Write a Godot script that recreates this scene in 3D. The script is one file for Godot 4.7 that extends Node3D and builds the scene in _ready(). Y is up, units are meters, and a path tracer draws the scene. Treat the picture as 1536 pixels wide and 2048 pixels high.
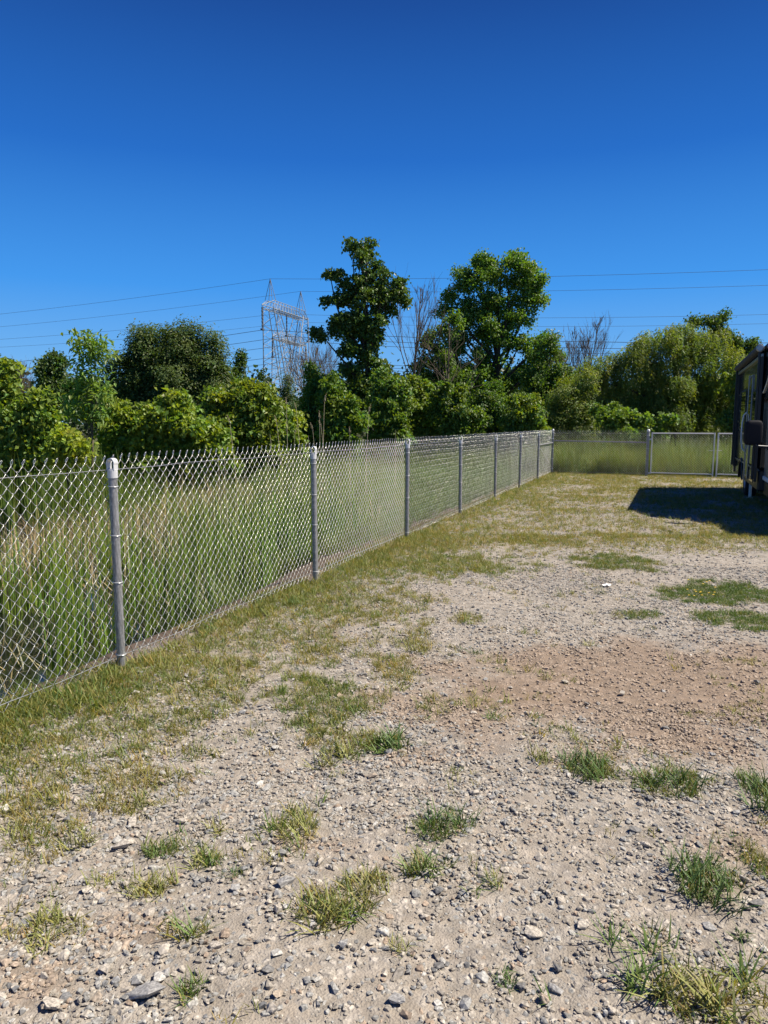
extends Node3D
# A gravel lot with a chain-link fence, a ditch and trees behind it, and the flank of a parked motorhome.

const FOCAL := 1420.0            # focal length in pixels of the 1536 x 2048 photograph
const EYE := 1.72
const PITCH := 7.1
const TURN := 21.2               # the fences and the motorhome stand square to each other, turned this much
const BAY := 3.05
const EXPOSURE := 1.65
const FENCE_TOP := 1.5

var rng := RandomNumberGenerator.new()
var noise := FastNoiseLite.new()
var fine := FastNoiseLite.new()
var taken := {}
var M := {}
var along: Vector3               # runs along the side fence, away from the camera
var inward: Vector3              # points from the side fence into the lot
var first_post := Vector3(-1.86, 0, -4.86)
var corner: Vector3
var square: Basis
var patches := []

# ------------------------------------------------------------------ mesh builder
class Builder:
	var v := PackedVector3Array()
	var n := PackedVector3Array()
	var c := PackedColorArray()
	var i := PackedInt32Array()
	var tint := Color(1, 1, 1)

	func tri(a: Vector3, b: Vector3, d: Vector3) -> void:
		var m := (d - a).cross(b - a).normalized()
		var k := v.size()
		v.append(a); v.append(b); v.append(d)
		n.append(m); n.append(m); n.append(m)
		c.append(tint); c.append(tint); c.append(tint)
		i.append(k); i.append(k + 1); i.append(k + 2)

	func quad(a: Vector3, b: Vector3, d: Vector3, e: Vector3) -> void:
		tri(a, b, d); tri(a, d, e)

	# a triangle turned so that it faces away from a point inside
	func out(a: Vector3, b: Vector3, d: Vector3, inside: Vector3) -> void:
		if (d - a).cross(b - a).dot((a + b + d) / 3.0 - inside) >= 0.0:
			tri(a, b, d)
		else:
			tri(a, d, b)

	# a convex hull of eight corners: box with bevelled edges
	func box(lo: Vector3, hi: Vector3, bevel := 0.0, at := Transform3D.IDENTITY) -> void:
		var mid := at * ((lo + hi) * 0.5)
		bevel = minf(bevel, minf(hi.x - lo.x, minf(hi.y - lo.y, hi.z - lo.z)) * 0.45)
		var p := {}
		for sx in [-1, 1]:
			for sy in [-1, 1]:
				for sz in [-1, 1]:
					var q := Vector3(hi.x if sx > 0 else lo.x, hi.y if sy > 0 else lo.y, hi.z if sz > 0 else lo.z)
					var s := Vector3(sx, sy, sz)
					for ax in 3:
						var w := q - s * bevel
						w[ax] = q[ax]
						p[[sx, sy, sz, ax]] = at * w
		for ax in 3:
			var b := (ax + 1) % 3
			var d := (ax + 2) % 3
			for s in [-1, 1]:
				var ring := []
				for e in [[-1, -1], [1, -1], [1, 1], [-1, 1]]:
					var k := [0, 0, 0, ax]
					k[ax] = s; k[b] = e[0]; k[d] = e[1]
					ring.append(p[k])
				out(ring[0], ring[1], ring[2], mid); out(ring[0], ring[2], ring[3], mid)
				if bevel > 0.0:
					for t in [-1, 1]:     # edge strips between face b and face d
						var k1 := [0, 0, 0, b]; var k2 := [0, 0, 0, d]; var k3 := [0, 0, 0, d]; var k4 := [0, 0, 0, b]
						for kk in [k1, k2]:
							kk[b] = s; kk[d] = t; kk[ax] = -1
						for kk in [k3, k4]:
							kk[b] = s; kk[d] = t; kk[ax] = 1
						out(p[k1], p[k2], p[k3], mid); out(p[k1], p[k3], p[k4], mid)
		if bevel > 0.0:
			for sx in [-1, 1]:
				for sy in [-1, 1]:
					for sz in [-1, 1]:
						out(p[[sx, sy, sz, 0]], p[[sx, sy, sz, 1]], p[[sx, sy, sz, 2]], mid)

	# a smooth tube through points, one radius for each point
	func tube(pts: PackedVector3Array, radii: PackedFloat32Array, sides := 6, caps := true) -> void:
		var count := pts.size()
		if count < 2:
			return
		var start := v.size()
		var side := Vector3.ZERO
		for k in count:
			var t := (pts[mini(k + 1, count - 1)] - pts[maxi(k - 1, 0)]).normalized()
			if k == 0:
				side = t.cross(Vector3.UP if absf(t.y) < 0.9 else Vector3.RIGHT).normalized()
			else:
				side = (side - t * side.dot(t)).normalized()
			var other := t.cross(side)
			var r := radii[mini(k, radii.size() - 1)]
			for j in sides:
				var ang := TAU * j / sides
				var d := side * cos(ang) + other * sin(ang)
				v.append(pts[k] + d * r)
				n.append(d)
				c.append(tint)
		for k in count - 1:
			for j in sides:
				var l0 := start + k * sides + j
				var l1 := start + k * sides + (j + 1) % sides
				i.append(l0); i.append(l0 + sides); i.append(l1 + sides)
				i.append(l0); i.append(l1 + sides); i.append(l1)
		if caps and radii[0] > 0.004:
			for e in [0, count - 1]:
				var away: Vector3 = (pts[0] - pts[1]) if e == 0 else (pts[count - 1] - pts[count - 2])
				for j in range(1, sides - 1):
					var a := v[start + e * sides]
					var b := v[start + e * sides + j]
					var d := v[start + e * sides + j + 1]
					out(a, b, d, pts[e] - away)

	func bar(a: Vector3, b: Vector3, r: float, sides := 6) -> void:
		tube(PackedVector3Array([a, b]), PackedFloat32Array([r, r]), sides)

	# a prism of a convex polygon given as points in a plane, pushed out along a vector
	func prism(poly: PackedVector3Array, push: Vector3) -> void:
		var mid := Vector3.ZERO
		for q in poly:
			mid += q / poly.size()
		mid += push * 0.5
		for k in poly.size():
			var a := poly[k]
			var b := poly[(k + 1) % poly.size()]
			out(a, b, b + push, mid); out(a, b + push, a + push, mid)
		for k in range(1, poly.size() - 1):
			out(poly[0], poly[k], poly[k + 1], mid)
			out(poly[0] + push, poly[k] + push, poly[k + 1] + push, mid)

	# a surface of revolution round an axis; profile of (radius, height)
	func lathe(at: Vector3, axis: Vector3, profile: Array, sides := 16) -> void:
		var side := axis.cross(Vector3.UP if absf(axis.y) < 0.9 else Vector3.RIGHT).normalized()
		var other := axis.cross(side)
		for k in profile.size() - 1:
			var p: Vector2 = profile[k]
			var q: Vector2 = profile[k + 1]
			for j in sides:
				var d0 := side * cos(TAU * j / sides) + other * sin(TAU * j / sides)
				var d1 := side * cos(TAU * (j + 1) / sides) + other * sin(TAU * (j + 1) / sides)
				var a := at + axis * p.y + d0 * p.x
				var b := at + axis * q.y + d0 * q.x
				var d := at + axis * q.y + d1 * q.x
				var e := at + axis * p.y + d1 * p.x
				if q.x > 0.0001: tri(a, b, d)
				if p.x > 0.0001: tri(a, d, e)

	# a rounded box: a sphere squared off by a power below one
	func pillow(at: Transform3D, half: Vector3, power: float, rings := 14) -> void:
		var start := v.size()
		for j in rings + 1:
			var la := PI * (j / float(rings) - 0.5)
			for k in rings * 2 + 1:
				var lo := TAU * k / (rings * 2.0)
				var p := Vector3(cos(la) * cos(lo), sin(la), cos(la) * sin(lo))
				var q := Vector3(signf(p.x) * pow(absf(p.x), power), signf(p.y) * pow(absf(p.y), power), signf(p.z) * pow(absf(p.z), power))
				var g := Vector3(signf(p.x) * pow(absf(p.x), 2.0 - power) / half.x, signf(p.y) * pow(absf(p.y), 2.0 - power) / half.y, signf(p.z) * pow(absf(p.z), 2.0 - power) / half.z)
				v.append(at * (q * half))
				n.append((at.basis * g).normalized())
				c.append(tint)
		var w := rings * 2 + 1
		for j in rings:
			for k in rings * 2:
				var a := start + j * w + k
				i.append(a); i.append(a + w + 1); i.append(a + w)
				i.append(a); i.append(a + 1); i.append(a + w + 1)

	func mesh() -> ArrayMesh:
		var arrays := []
		arrays.resize(Mesh.ARRAY_MAX)
		arrays[Mesh.ARRAY_VERTEX] = v
		arrays[Mesh.ARRAY_NORMAL] = n
		arrays[Mesh.ARRAY_COLOR] = c
		arrays[Mesh.ARRAY_INDEX] = i
		var m := ArrayMesh.new()
		m.add_surface_from_arrays(Mesh.PRIMITIVE_TRIANGLES, arrays)
		return m

# ------------------------------------------------------------------ nodes
func numbered(called: String) -> String:
	if not taken.has(called):
		taken[called] = 0
		return called
	taken[called] += 1
	return "%s_%03d" % [called, taken[called]]

func tag(o: Node, label: String, category := "", group := "", kind := "") -> void:
	if label: o.set_meta("label", label)
	if category: o.set_meta("category", category)
	if group: o.set_meta("group", group)
	if kind: o.set_meta("kind", kind)

func thing(called: String, label: String, category: String, at := Vector3.ZERO, basis_ := Basis.IDENTITY, group := "") -> Node3D:
	var o := Node3D.new()
	o.name = numbered(called)
	add_child(o)
	o.transform = Transform3D(basis_, at)
	tag(o, label, category, group)
	return o

func part(called: String, mesh: Mesh, material: Material, parent: Node = null) -> MeshInstance3D:
	var o := MeshInstance3D.new()
	o.mesh = mesh
	o.material_override = material
	if parent == null:
		o.name = numbered(called)
		add_child(o)
	else:
		o.name = called
		parent.add_child(o, true)
	return o

func scatter(called: String, mesh: Mesh, material: Material, places: Array, tints: PackedColorArray, parent: Node = null) -> MultiMeshInstance3D:
	var mm := MultiMesh.new()
	mm.transform_format = MultiMesh.TRANSFORM_3D
	mm.use_colors = true
	mm.mesh = mesh
	mm.instance_count = places.size()
	for k in places.size():
		mm.set_instance_transform(k, places[k])
		mm.set_instance_color(k, tints[k])
	var o := MultiMeshInstance3D.new()
	o.multimesh = mm
	o.material_override = material
	if parent == null:
		o.name = numbered(called)
		add_child(o)
	else:
		o.name = called
		parent.add_child(o, true)
	return o

# ------------------------------------------------------------------ photograph to place
func ray(px: float, py: float) -> Vector3:
	var x := (px - 768.0) / FOCAL
	var y := (1024.0 - py) / FOCAL
	var p := deg_to_rad(PITCH)
	return Vector3(x, y * cos(p) - sin(p), -(cos(p) + y * sin(p)))

func on_ground(px: float, py: float, h := 0.0) -> Vector3:
	var d := ray(px, py)
	return Vector3(0, EYE, 0) + d * ((h - EYE) / d.y)

func at_depth(px: float, py: float, depth: float) -> Vector3:
	var d := ray(px, py)
	return Vector3(0, EYE, 0) + d * (depth / -d.z)

func beyond(p: Vector3) -> float:      # metres behind the side fence
	return -(p - first_post).dot(inward)

func run(p: Vector3) -> float:         # metres along the side fence from the first post
	return (p - first_post).dot(along)

func ground_height(x: float, z: float) -> float:
	var p := Vector3(x, 0, z)
	var b := beyond(p)
	var s := run(p)
	var h := noise.get_noise_2d(x * 1.1, z * 1.1) * 0.035
	if b < 0.6 and s < BAY * 7:
		h += fine.get_noise_2d(x * 9.0, z * 9.0) * 0.012
	var ditch := smoothstep(0.15, 1.7, b) * (1.0 - smoothstep(5.2, 8.5, b))
	h -= ditch * lerpf(0.64, 0.26, smoothstep(0.5, 4.0, s - 0.8 - 1.1 * minf(b, 5.0)))
	return h

func cloud(x: float, z: float, scale_: float, shift := 0.0) -> float:
	return noise.get_noise_2d(x * scale_ + shift, z * scale_ - shift) * 0.5 + 0.5

# ------------------------------------------------------------------ start
func _ready() -> void:
	rng.seed = 20240611
	noise.seed = 7
	noise.noise_type = FastNoiseLite.TYPE_SIMPLEX_SMOOTH
	noise.frequency = 0.5
	noise.fractal_octaves = 3
	fine.seed = 31
	fine.frequency = 1.0
	var turn := deg_to_rad(TURN)
	along = Vector3(sin(turn), 0, -cos(turn))
	inward = Vector3(cos(turn), 0, sin(turn))
	square = Basis(Vector3.UP, -turn)
	corner = first_post + along * BAY * 7.0

	build_camera_and_light()
	build_materials()
	build_patches()
	build_ground()
	build_water()
	print("ground ", Time.get_ticks_msec())
	build_side_fence()
	build_back_fence()
	print("fence ", Time.get_ticks_msec())
	build_motorhome()
	build_towers()
	print("towers ", Time.get_ticks_msec())
	build_trees()
	print("trees ", Time.get_ticks_msec())
	build_wetland()
	print("wetland ", Time.get_ticks_msec())
	build_gravel()
	print("gravel ", Time.get_ticks_msec())
	build_lot_grass()
	build_small_things()
	print("done ", Time.get_ticks_msec())

func build_camera_and_light() -> void:
	var cam := Camera3D.new()
	cam.name = "camera"
	cam.fov = rad_to_deg(2.0 * atan(1024.0 / FOCAL))
	cam.near = 0.05
	cam.far = 3000.0
	cam.position = Vector3(0, EYE, 0)
	cam.rotation_degrees = Vector3(-PITCH, 0, 0)
	add_child(cam)
	cam.current = true

	# clear sky: deep blue overhead, paler towards the horizon (linear colours by elevation in degrees)
	var stops := [[-90.0, Color(0.10, 0.09, 0.06)], [-2.0, Color(0.12, 0.12, 0.09)], [0.0, Color(0.32, 0.60, 0.90)], [4.9, Color(0.165, 0.45, 0.88)], [10.2, Color(0.062, 0.325, 0.86)],
		[19.2, Color(0.022, 0.158, 0.585)], [28.6, Color(0.013, 0.078, 0.335)], [45.0, Color(0.010, 0.055, 0.25)], [90.0, Color(0.008, 0.042, 0.20)]]
	var img := Image.create(64, 1024, false, Image.FORMAT_RGBF)
	for y in 1024:
		var e := 90.0 - 180.0 * (y + 0.5) / 1024.0
		var col: Color = stops[0][1]
		for k in stops.size() - 1:
			var a: float = stops[k][0]
			var b: float = stops[k + 1][0]
			if e >= a and e <= b:
				var ca: Color = stops[k][1]
				col = ca.lerp(stops[k + 1][1], (e - a) / (b - a))
		for x in 64:
			img.set_pixel(x, y, Color(col.r / EXPOSURE, col.g / EXPOSURE, col.b / EXPOSURE))
	var pano := PanoramaSkyMaterial.new()
	pano.panorama = ImageTexture.create_from_image(img)
	var sky := Sky.new()
	sky.sky_material = pano
	var env := Environment.new()
	env.background_mode = Environment.BG_SKY
	env.sky = sky
	env.tonemap_mode = Environment.TONE_MAPPER_LINEAR
	env.tonemap_exposure = EXPOSURE
	env.sdfgi_enabled = true
	env.ssao_enabled = true
	env.ssil_enabled = true
	var world := WorldEnvironment.new()
	world.name = "world"
	world.environment = env
	add_child(world)

	var sun := DirectionalLight3D.new()
	sun.name = "sun"
	sun.light_energy = 1.6
	sun.light_color = Color(1.0, 0.965, 0.90)
	sun.light_angular_distance = 0.5
	sun.shadow_enabled = true
	add_child(sun)
	sun.look_at_from_position(Vector3.ZERO, Vector3(-2.3, -3.15, -0.12), Vector3.UP)

func grey(g: float) -> Color:
	return Color(g, g, g).linear_to_srgb()

func lin(r: float, g: float, b: float) -> Color:
	return Color(r, g, b).linear_to_srgb()

func mat(col: Color, rough: float, metal := 0.0) -> StandardMaterial3D:
	var m := StandardMaterial3D.new()
	m.albedo_color = col
	m.roughness = rough
	m.metallic = metal
	return m

func leaf_mat(rough: float, back: float) -> StandardMaterial3D:
	var m := mat(Color.WHITE, rough)
	m.vertex_color_use_as_albedo = true
	m.cull_mode = BaseMaterial3D.CULL_DISABLED
	m.backlight_enabled = true
	m.backlight = Color(back, back, back * 0.5)
	return m

func noise_image(size: int, freq: float, kind: int, octaves: int, seed_: int, ret := -1) -> Image:
	var f := FastNoiseLite.new()
	f.seed = seed_
	f.noise_type = kind
	f.frequency = freq
	f.fractal_octaves = octaves
	if octaves == 1:
		f.fractal_type = FastNoiseLite.FRACTAL_NONE
	if ret >= 0:
		f.cellular_return_type = ret
	return f.get_seamless_image(size, size, false, false, 0.1, true)

func build_materials() -> void:
	# gritty ground: crushed stone dust with fine chips
	var size := 1024
	var chips := noise_image(size, 0.045, FastNoiseLite.TYPE_CELLULAR, 1, 5, FastNoiseLite.RETURN_DISTANCE2_SUB)
	var chip_tone := noise_image(size, 0.045, FastNoiseLite.TYPE_CELLULAR, 1, 5, FastNoiseLite.RETURN_CELL_VALUE)
	var dust := noise_image(size, 0.012, FastNoiseLite.TYPE_SIMPLEX_SMOOTH, 5, 9)
	var small := noise_image(size, 0.11, FastNoiseLite.TYPE_SIMPLEX_SMOOTH, 3, 15)
	var color := Image.create(size, size, false, Image.FORMAT_RGB8)
	var relief := Image.create(size, size, false, Image.FORMAT_L8)
	for y in size:
		for x in size:
			var c := chips.get_pixel(x, y).r
			var t := chip_tone.get_pixel(x, y).r
			var d := dust.get_pixel(x, y).r
			var g := small.get_pixel(x, y).r
			var shown := clampf((t - 0.45) * 4.0, 0.0, 1.0) * smoothstep(0.15, 0.5, c)
			var hgt := 0.35 * d + 0.25 * (1.0 - g) + 0.55 * shown * c
			var tone := 0.66 + 0.22 * (d - 0.5) + 0.12 * (0.5 - g) + shown * (t - 0.62) * 0.5
			color.set_pixel(x, y, Color(tone, tone * lerpf(0.975, 1.0, t), tone * lerpf(0.94, 1.0, t)))
			relief.set_pixel(x, y, Color(hgt, hgt, hgt))
	var ground := mat(Color.WHITE, 0.95)
	ground.vertex_color_use_as_albedo = true
	ground.albedo_texture = ImageTexture.create_from_image(color)
	ground.heightmap_enabled = true
	ground.heightmap_texture = ImageTexture.create_from_image(relief)
	ground.heightmap_scale = 1.6
	ground.uv1_triplanar = true
	ground.uv1_world_triplanar = true
	ground.uv1_scale = Vector3(0.8, 0.8, 0.8)
	M.ground = ground

	# stone: speckled, tinted for each stone
	var speck := noise_image(256, 0.05, FastNoiseLite.TYPE_SIMPLEX_SMOOTH, 4, 22)
	var speck_img := Image.create(256, 256, false, Image.FORMAT_RGB8)
	for y in 256:
		for x in 256:
			var g := 0.72 + 0.5 * (speck.get_pixel(x, y).r - 0.5)
			speck_img.set_pixel(x, y, Color(g, g, g))
	var stone := mat(Color.WHITE, 0.9)
	stone.vertex_color_use_as_albedo = true
	stone.albedo_texture = ImageTexture.create_from_image(speck_img)
	stone.uv1_triplanar = true
	stone.uv1_world_triplanar = true
	stone.uv1_scale = Vector3(7, 7, 7)
	M.stone = stone

	# galvanised steel with spangle
	var spangle := noise_image(256, 0.06, FastNoiseLite.TYPE_CELLULAR, 1, 3, FastNoiseLite.RETURN_CELL_VALUE)
	var streak := noise_image(256, 0.03, FastNoiseLite.TYPE_SIMPLEX_SMOOTH, 4, 4)
	var zinc_img := Image.create(256, 256, false, Image.FORMAT_RGB8)
	for y in 256:
		for x in 256:
			var g := 0.56 + 0.16 * (spangle.get_pixel(x, y).r - 0.5) + 0.22 * (streak.get_pixel(x, (y / 3) % 256).r - 0.5)
			zinc_img.set_pixel(x, y, Color(g, g, g * 1.01))
	var post := mat(Color.WHITE, 0.45, 0.4)
	post.albedo_texture = ImageTexture.create_from_image(zinc_img)
	post.uv1_triplanar = true
	post.uv1_world_triplanar = true
	post.uv1_scale = Vector3(9, 3, 9)
	M.post = post
	M.zinc = mat(grey(0.62), 0.42, 0.25)
	M.wire = mat(lin(0.50, 0.50, 0.48), 0.36, 0.8)
	M.aluminium = mat(grey(0.66), 0.35, 0.6)

	M.leaf = leaf_mat(0.5, 1.0)
	M.shiny_leaf = leaf_mat(0.42, 0.9)
	M.blade = leaf_mat(0.6, 0.9)
	M.dry = leaf_mat(0.85, 0.3)

	var bark_img := Image.create(128, 128, false, Image.FORMAT_RGB8)
	var bark_noise := noise_image(128, 0.05, FastNoiseLite.TYPE_SIMPLEX_SMOOTH, 4, 77)
	for y in 128:
		for x in 128:
			var g := 0.6 + 0.7 * (bark_noise.get_pixel(x, (y / 4) % 128).r - 0.5)
			bark_img.set_pixel(x, y, Color(g, g * 0.93, g * 0.85))
	for pair in [["bark", lin(0.17, 0.14, 0.11)], ["grey_bark", lin(0.36, 0.33, 0.29)]]:
		var b := mat(pair[1], 0.95)
		b.albedo_texture = ImageTexture.create_from_image(bark_img)
		b.uv1_triplanar = true
		b.uv1_world_triplanar = true
		b.uv1_scale = Vector3(2, 0.8, 2)
		M[pair[0]] = b

	var water := mat(lin(0.012, 0.014, 0.010), 0.06)
	water.metallic_specular = 0.5
	M.water = water
	M.steel_far = mat(lin(0.27, 0.29, 0.31), 0.5, 0.2)
	M.cable = mat(lin(0.06, 0.075, 0.09), 0.6)
	M.insulator = mat(lin(0.10, 0.11, 0.13), 0.4)

	# motorhome
	var paint := mat(lin(0.010, 0.011, 0.012), 0.16)
	paint.clearcoat_enabled = true
	paint.clearcoat = 0.35
	paint.clearcoat_roughness = 0.04
	M.paint = paint
	var beige := mat(lin(0.44, 0.40, 0.34), 0.3)
	beige.clearcoat_enabled = true
	beige.clearcoat = 0.7
	beige.clearcoat_roughness = 0.08
	M.beige = beige
	M.glass = mat(lin(0.006, 0.007, 0.008), 0.03)
	M.plastic = mat(lin(0.016, 0.017, 0.021), 0.42)
	M.mirror_shell = mat(lin(0.010, 0.011, 0.015), 0.65)
	M.mirror_shell.metallic_specular = 0.25
	M.trim = mat(lin(0.30, 0.31, 0.33), 0.3, 0.5)
	M.white = mat(lin(0.75, 0.75, 0.74), 0.45)
	M.silver_vinyl = mat(lin(0.34, 0.35, 0.37), 0.3, 0.3)
	M.chrome = mat(grey(0.75), 0.12, 1.0)
	M.rubber = mat(lin(0.018, 0.018, 0.018), 0.85)
	M.rim = mat(grey(0.45), 0.3, 0.8)
	M.red_lens = mat(lin(0.35, 0.01, 0.01), 0.15)
	M.lens = mat(lin(0.55, 0.56, 0.57), 0.1)
	M.fabric = mat(lin(0.05, 0.052, 0.056), 0.8)
	M.paper = mat(lin(0.78, 0.78, 0.76), 0.8)
	for q in [["dry_solid", Color(0.58, 0.49, 0.33)], ["plume", Color(0.42, 0.35, 0.25)], ["tuft_green", Color(0.13, 0.20, 0.045)], ["tuft_yellow", Color(0.27, 0.27, 0.085)], ["tuft_dark", Color(0.085, 0.15, 0.035)]]:
		var g := leaf_mat(0.6, 0.5)
		g.albedo_color = (q[1] as Color).linear_to_srgb()
		M[q[0]] = g
	for q in [["pale_stone", Color(0.82, 0.73, 0.62)], ["dark_stone", Color(0.36, 0.345, 0.33)], ["tan_stone", Color(0.70, 0.57, 0.44)], ["blue_stone", Color(0.60, 0.58, 0.56)]]:
		var g := stone.duplicate() as StandardMaterial3D
		g.albedo_color = (q[1] as Color).linear_to_srgb()
		M[q[0]] = g
	M.flower = mat(lin(0.75, 0.48, 0.02), 0.6)

# ------------------------------------------------------------------ ground
# grass patches of the lot, read off the photograph: pixel, half sizes in pixels, density, greenness (1 green, 0 straw)
func build_patches() -> void:
	var list := [
		[1440, 1186, 120, 20, 1.3, 1.0], [1500, 1242, 100, 20, 1.3, 1.0], [1235, 1126, 90, 15, 1.0, 0.75], [1272, 1233, 45, 7, 1.0, 0.8],
		[860, 1130, 190, 22, 0.9, 0.55], [600, 1205, 130, 38, 0.9, 0.6], [640, 1395, 110, 45, 0.7, 0.65], [520, 1260, 150, 40, 0.7, 0.4],
		[700, 1480, 85, 28, 0.8, 0.45], [765, 1488, 45, 18, 0.9, 0.8], [885, 1655, 60, 28, 0.8, 0.8], [1172, 1540, 50, 32, 0.9, 0.75],
		[1350, 1572, 80, 26, 0.8, 0.75], [1412, 1762, 48, 38, 1.1, 0.8], [1525, 1590, 30, 40, 0.9, 0.75], [660, 1822, 85, 34, 0.55, 0.5],
		[592, 1655, 45, 32, 0.8, 0.45], [1420, 1995, 130, 60, 0.6, 0.45], [1300, 1890, 60, 25, 0.4, 0.6], [845, 1735, 38, 18, 0.7, 0.6],
		[735, 1775, 50, 22, 0.6, 0.4], [1515, 1720, 30, 45, 0.7, 0.6], [60, 1420, 110, 60, 1.0, 0.6], [190, 1390, 110, 55, 1.0, 0.6],
		[110, 1600, 150, 60, 0.7, 0.25], [250, 1560, 110, 50, 0.55, 0.3], [60, 1690, 80, 40, 0.5, 0.3], [350, 1440, 90, 40, 0.6, 0.5],
		[330, 1690, 35, 18, 0.9, 0.7], [410, 1715, 40, 22, 0.9, 0.6], [470, 1750, 22, 10, 1.0, 0.9], [310, 1770, 60, 25, 0.6, 0.35],
		[90, 1860, 60, 30, 0.45, 0.4], [380, 1870, 50, 28, 0.5, 0.5], [380, 1990, 40, 25, 0.5, 0.6], [640, 1290, 90, 30, 0.6, 0.35],
		[830, 1285, 40, 25, 0.9, 0.35], [790, 1330, 40, 25, 0.7, 0.3], [740, 1400, 40, 25, 0.5, 0.4], [420, 1330, 110, 50, 0.6, 0.35],
		[990, 1760, 25, 14, 0.6, 0.6], [1010, 1945, 25, 18, 0.8, 0.9], [1480, 1870, 20, 12, 0.8, 0.9], [980, 1750, 25, 12, 0.6, 0.6],
		[700, 1215, 150, 40, 0.6, 0.3], [930, 1240, 30, 12, 0.7, 0.4], [1090, 1530, 30, 15, 0.6, 0.6], [800, 1890, 25, 18, 0.5, 0.5]]
	for p in list:
		var c := on_ground(p[0], p[1])
		var rx := absf(on_ground(p[0] + p[2], p[1]).x - c.x)
		var rz := absf(on_ground(p[0], p[1] - p[3]).z - on_ground(p[0], p[1] + p[3]).z) * 0.5
		patches.append([c, rx, rz, p[4], p[5]])

# (density, greenness) of the lot's grass
func lot_grass(x: float, z: float) -> Vector2:
	var p := Vector3(x, 0, z)
	var b := -beyond(p)
	var s := run(p)
	var d := 0.0
	var g := 0.0
	var weight := 0.001
	var ragged := cloud(x, z, 4.0, 3.0)
	var torn := ragged * 0.6 + cloud(x, z, 11.0, 27.0) * 0.4
	for q in patches:
		var c: Vector3 = q[0]
		var ex: float = (x - c.x) / q[1]
		var ez: float = (z - c.z) / q[2]
		var r := ex * ex + ez * ez
		if r < 3.2:
			var w: float = (1.0 - smoothstep(0.25, 1.5, r + (torn - 0.5) * 4.2)) * q[3]
			d = maxf(d, w)
			g += w * float(q[4])
			weight += w
	# a strip of growth along the foot of the fence
	var strip := (1.0 - smoothstep(0.25, 1.5, b + (ragged - 0.5) * 1.4)) * 0.75 * smoothstep(-0.1, 0.05, b)
	if s < -1.5: strip *= 0.6
	d = maxf(d, strip); g += strip * 0.5; weight += strip
	# thin dry growth over the far half of the lot
	var far := smoothstep(8.0, 10.0, -z - 0.22 * x) * smoothstep(0.22, 0.55, cloud(x, z, 1.3, 11.0) * 0.6 + ragged * 0.4)
	var bare := smoothstep(0.5, 0.66, cloud(x, z, 0.7, 40.0))
	far *= 1.0 - 0.5 * bare
	d = maxf(d, far); g += far * 0.32; weight += far
	var thin := 0.16 * smoothstep(0.55, 0.75, cloud(x, z, 2.3, 70.0)) * smoothstep(4.0, -1.0, x + z * 0.1)
	d = maxf(d, thin); g += thin * 0.4; weight += thin
	return Vector2(d, g / weight)

func brown(x: float, z: float) -> float:
	var c := on_ground(1330, 1370)
	var e := Vector2((x - c.x) / 1.9, (z - c.z) / 1.15).length()
	var w := 1.0 - smoothstep(0.55, 1.15, e + (cloud(x, z, 2.2, 5.0) - 0.5) * 0.9)
	var c2 := on_ground(910, 1410)
	e = Vector2((x - c2.x) / 0.8, (z - c2.z) / 0.35).length()
	w = maxf(w, 0.7 * (1.0 - smoothstep(0.4, 1.2, e + (cloud(x, z, 2.6, 8.0) - 0.5))))
	for q in [[290, 1860, 0.22, 0.12], [1500, 1690, 0.35, 0.2], [60, 1960, 0.2, 0.15], [640, 1690, 0.2, 0.1], [860, 1510, 0.3, 0.12]]:
		var c3 := on_ground(q[0], q[1])
		e = Vector2((x - c3.x) / q[2], (z - c3.z) / q[3]).length()
		w = maxf(w, 0.6 * (1.0 - smoothstep(0.4, 1.2, e + (cloud(x, z, 4.0, 18.0) - 0.5))))
	return w

func ground_color(x: float, z: float) -> Color:
	var p := Vector3(x, 0, z)
	var b := beyond(p)
	var s := run(p)
	var v := cloud(x, z, 1.6, 20.0)
	var v2 := cloud(x, z, 6.0, 33.0)
	var soil := Color(0.70, 0.615, 0.525).lerp(Color(0.65, 0.60, 0.54), v)
	soil = soil * (0.86 + 0.28 * v2)
	soil = soil.lerp(Color(0.50, 0.365, 0.265), brown(x, z) * 0.85)
	if b < 0.3 and s < BAY * 7 + 0.6:
		var g := lot_grass(x, z)
		soil = soil.lerp(Color(0.42, 0.37, 0.22), clampf(g.x, 0, 1) * 0.45)
	var litter := smoothstep(0.0, 0.25, b + (v2 - 0.5) * 0.3)
	soil = soil.lerp(Color(0.30, 0.21, 0.145) * (0.7 + 0.6 * v2), litter)
	soil = soil.lerp(Color(0.12, 0.10, 0.06), smoothstep(0.7, 1.5, b + (v2 - 0.5) * 0.4))
	soil = soil.lerp(Color(0.13, 0.17, 0.06), smoothstep(8.0, 11.0, b))
	soil = soil.lerp(Color(0.16, 0.18, 0.07), smoothstep(0.2, 0.8, s - BAY * 7 + (v2 - 0.5) * 0.5))
	soil.a = 1.0
	return soil

func spaced(fine_lo: float, fine_hi: float, step: float, lo: float, hi: float) -> PackedFloat32Array:
	var down := PackedFloat32Array()
	var q := fine_lo
	var st := step
	while q > lo:
		st *= 1.25
		q -= st
		down.append(maxf(q, lo))
	down.reverse()
	var a := down
	q = fine_lo
	while q < fine_hi:
		a.append(q)
		q += step
	st = step
	while q < hi:
		a.append(q)
		st *= 1.25
		q += st
	a.append(hi)
	return a

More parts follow.
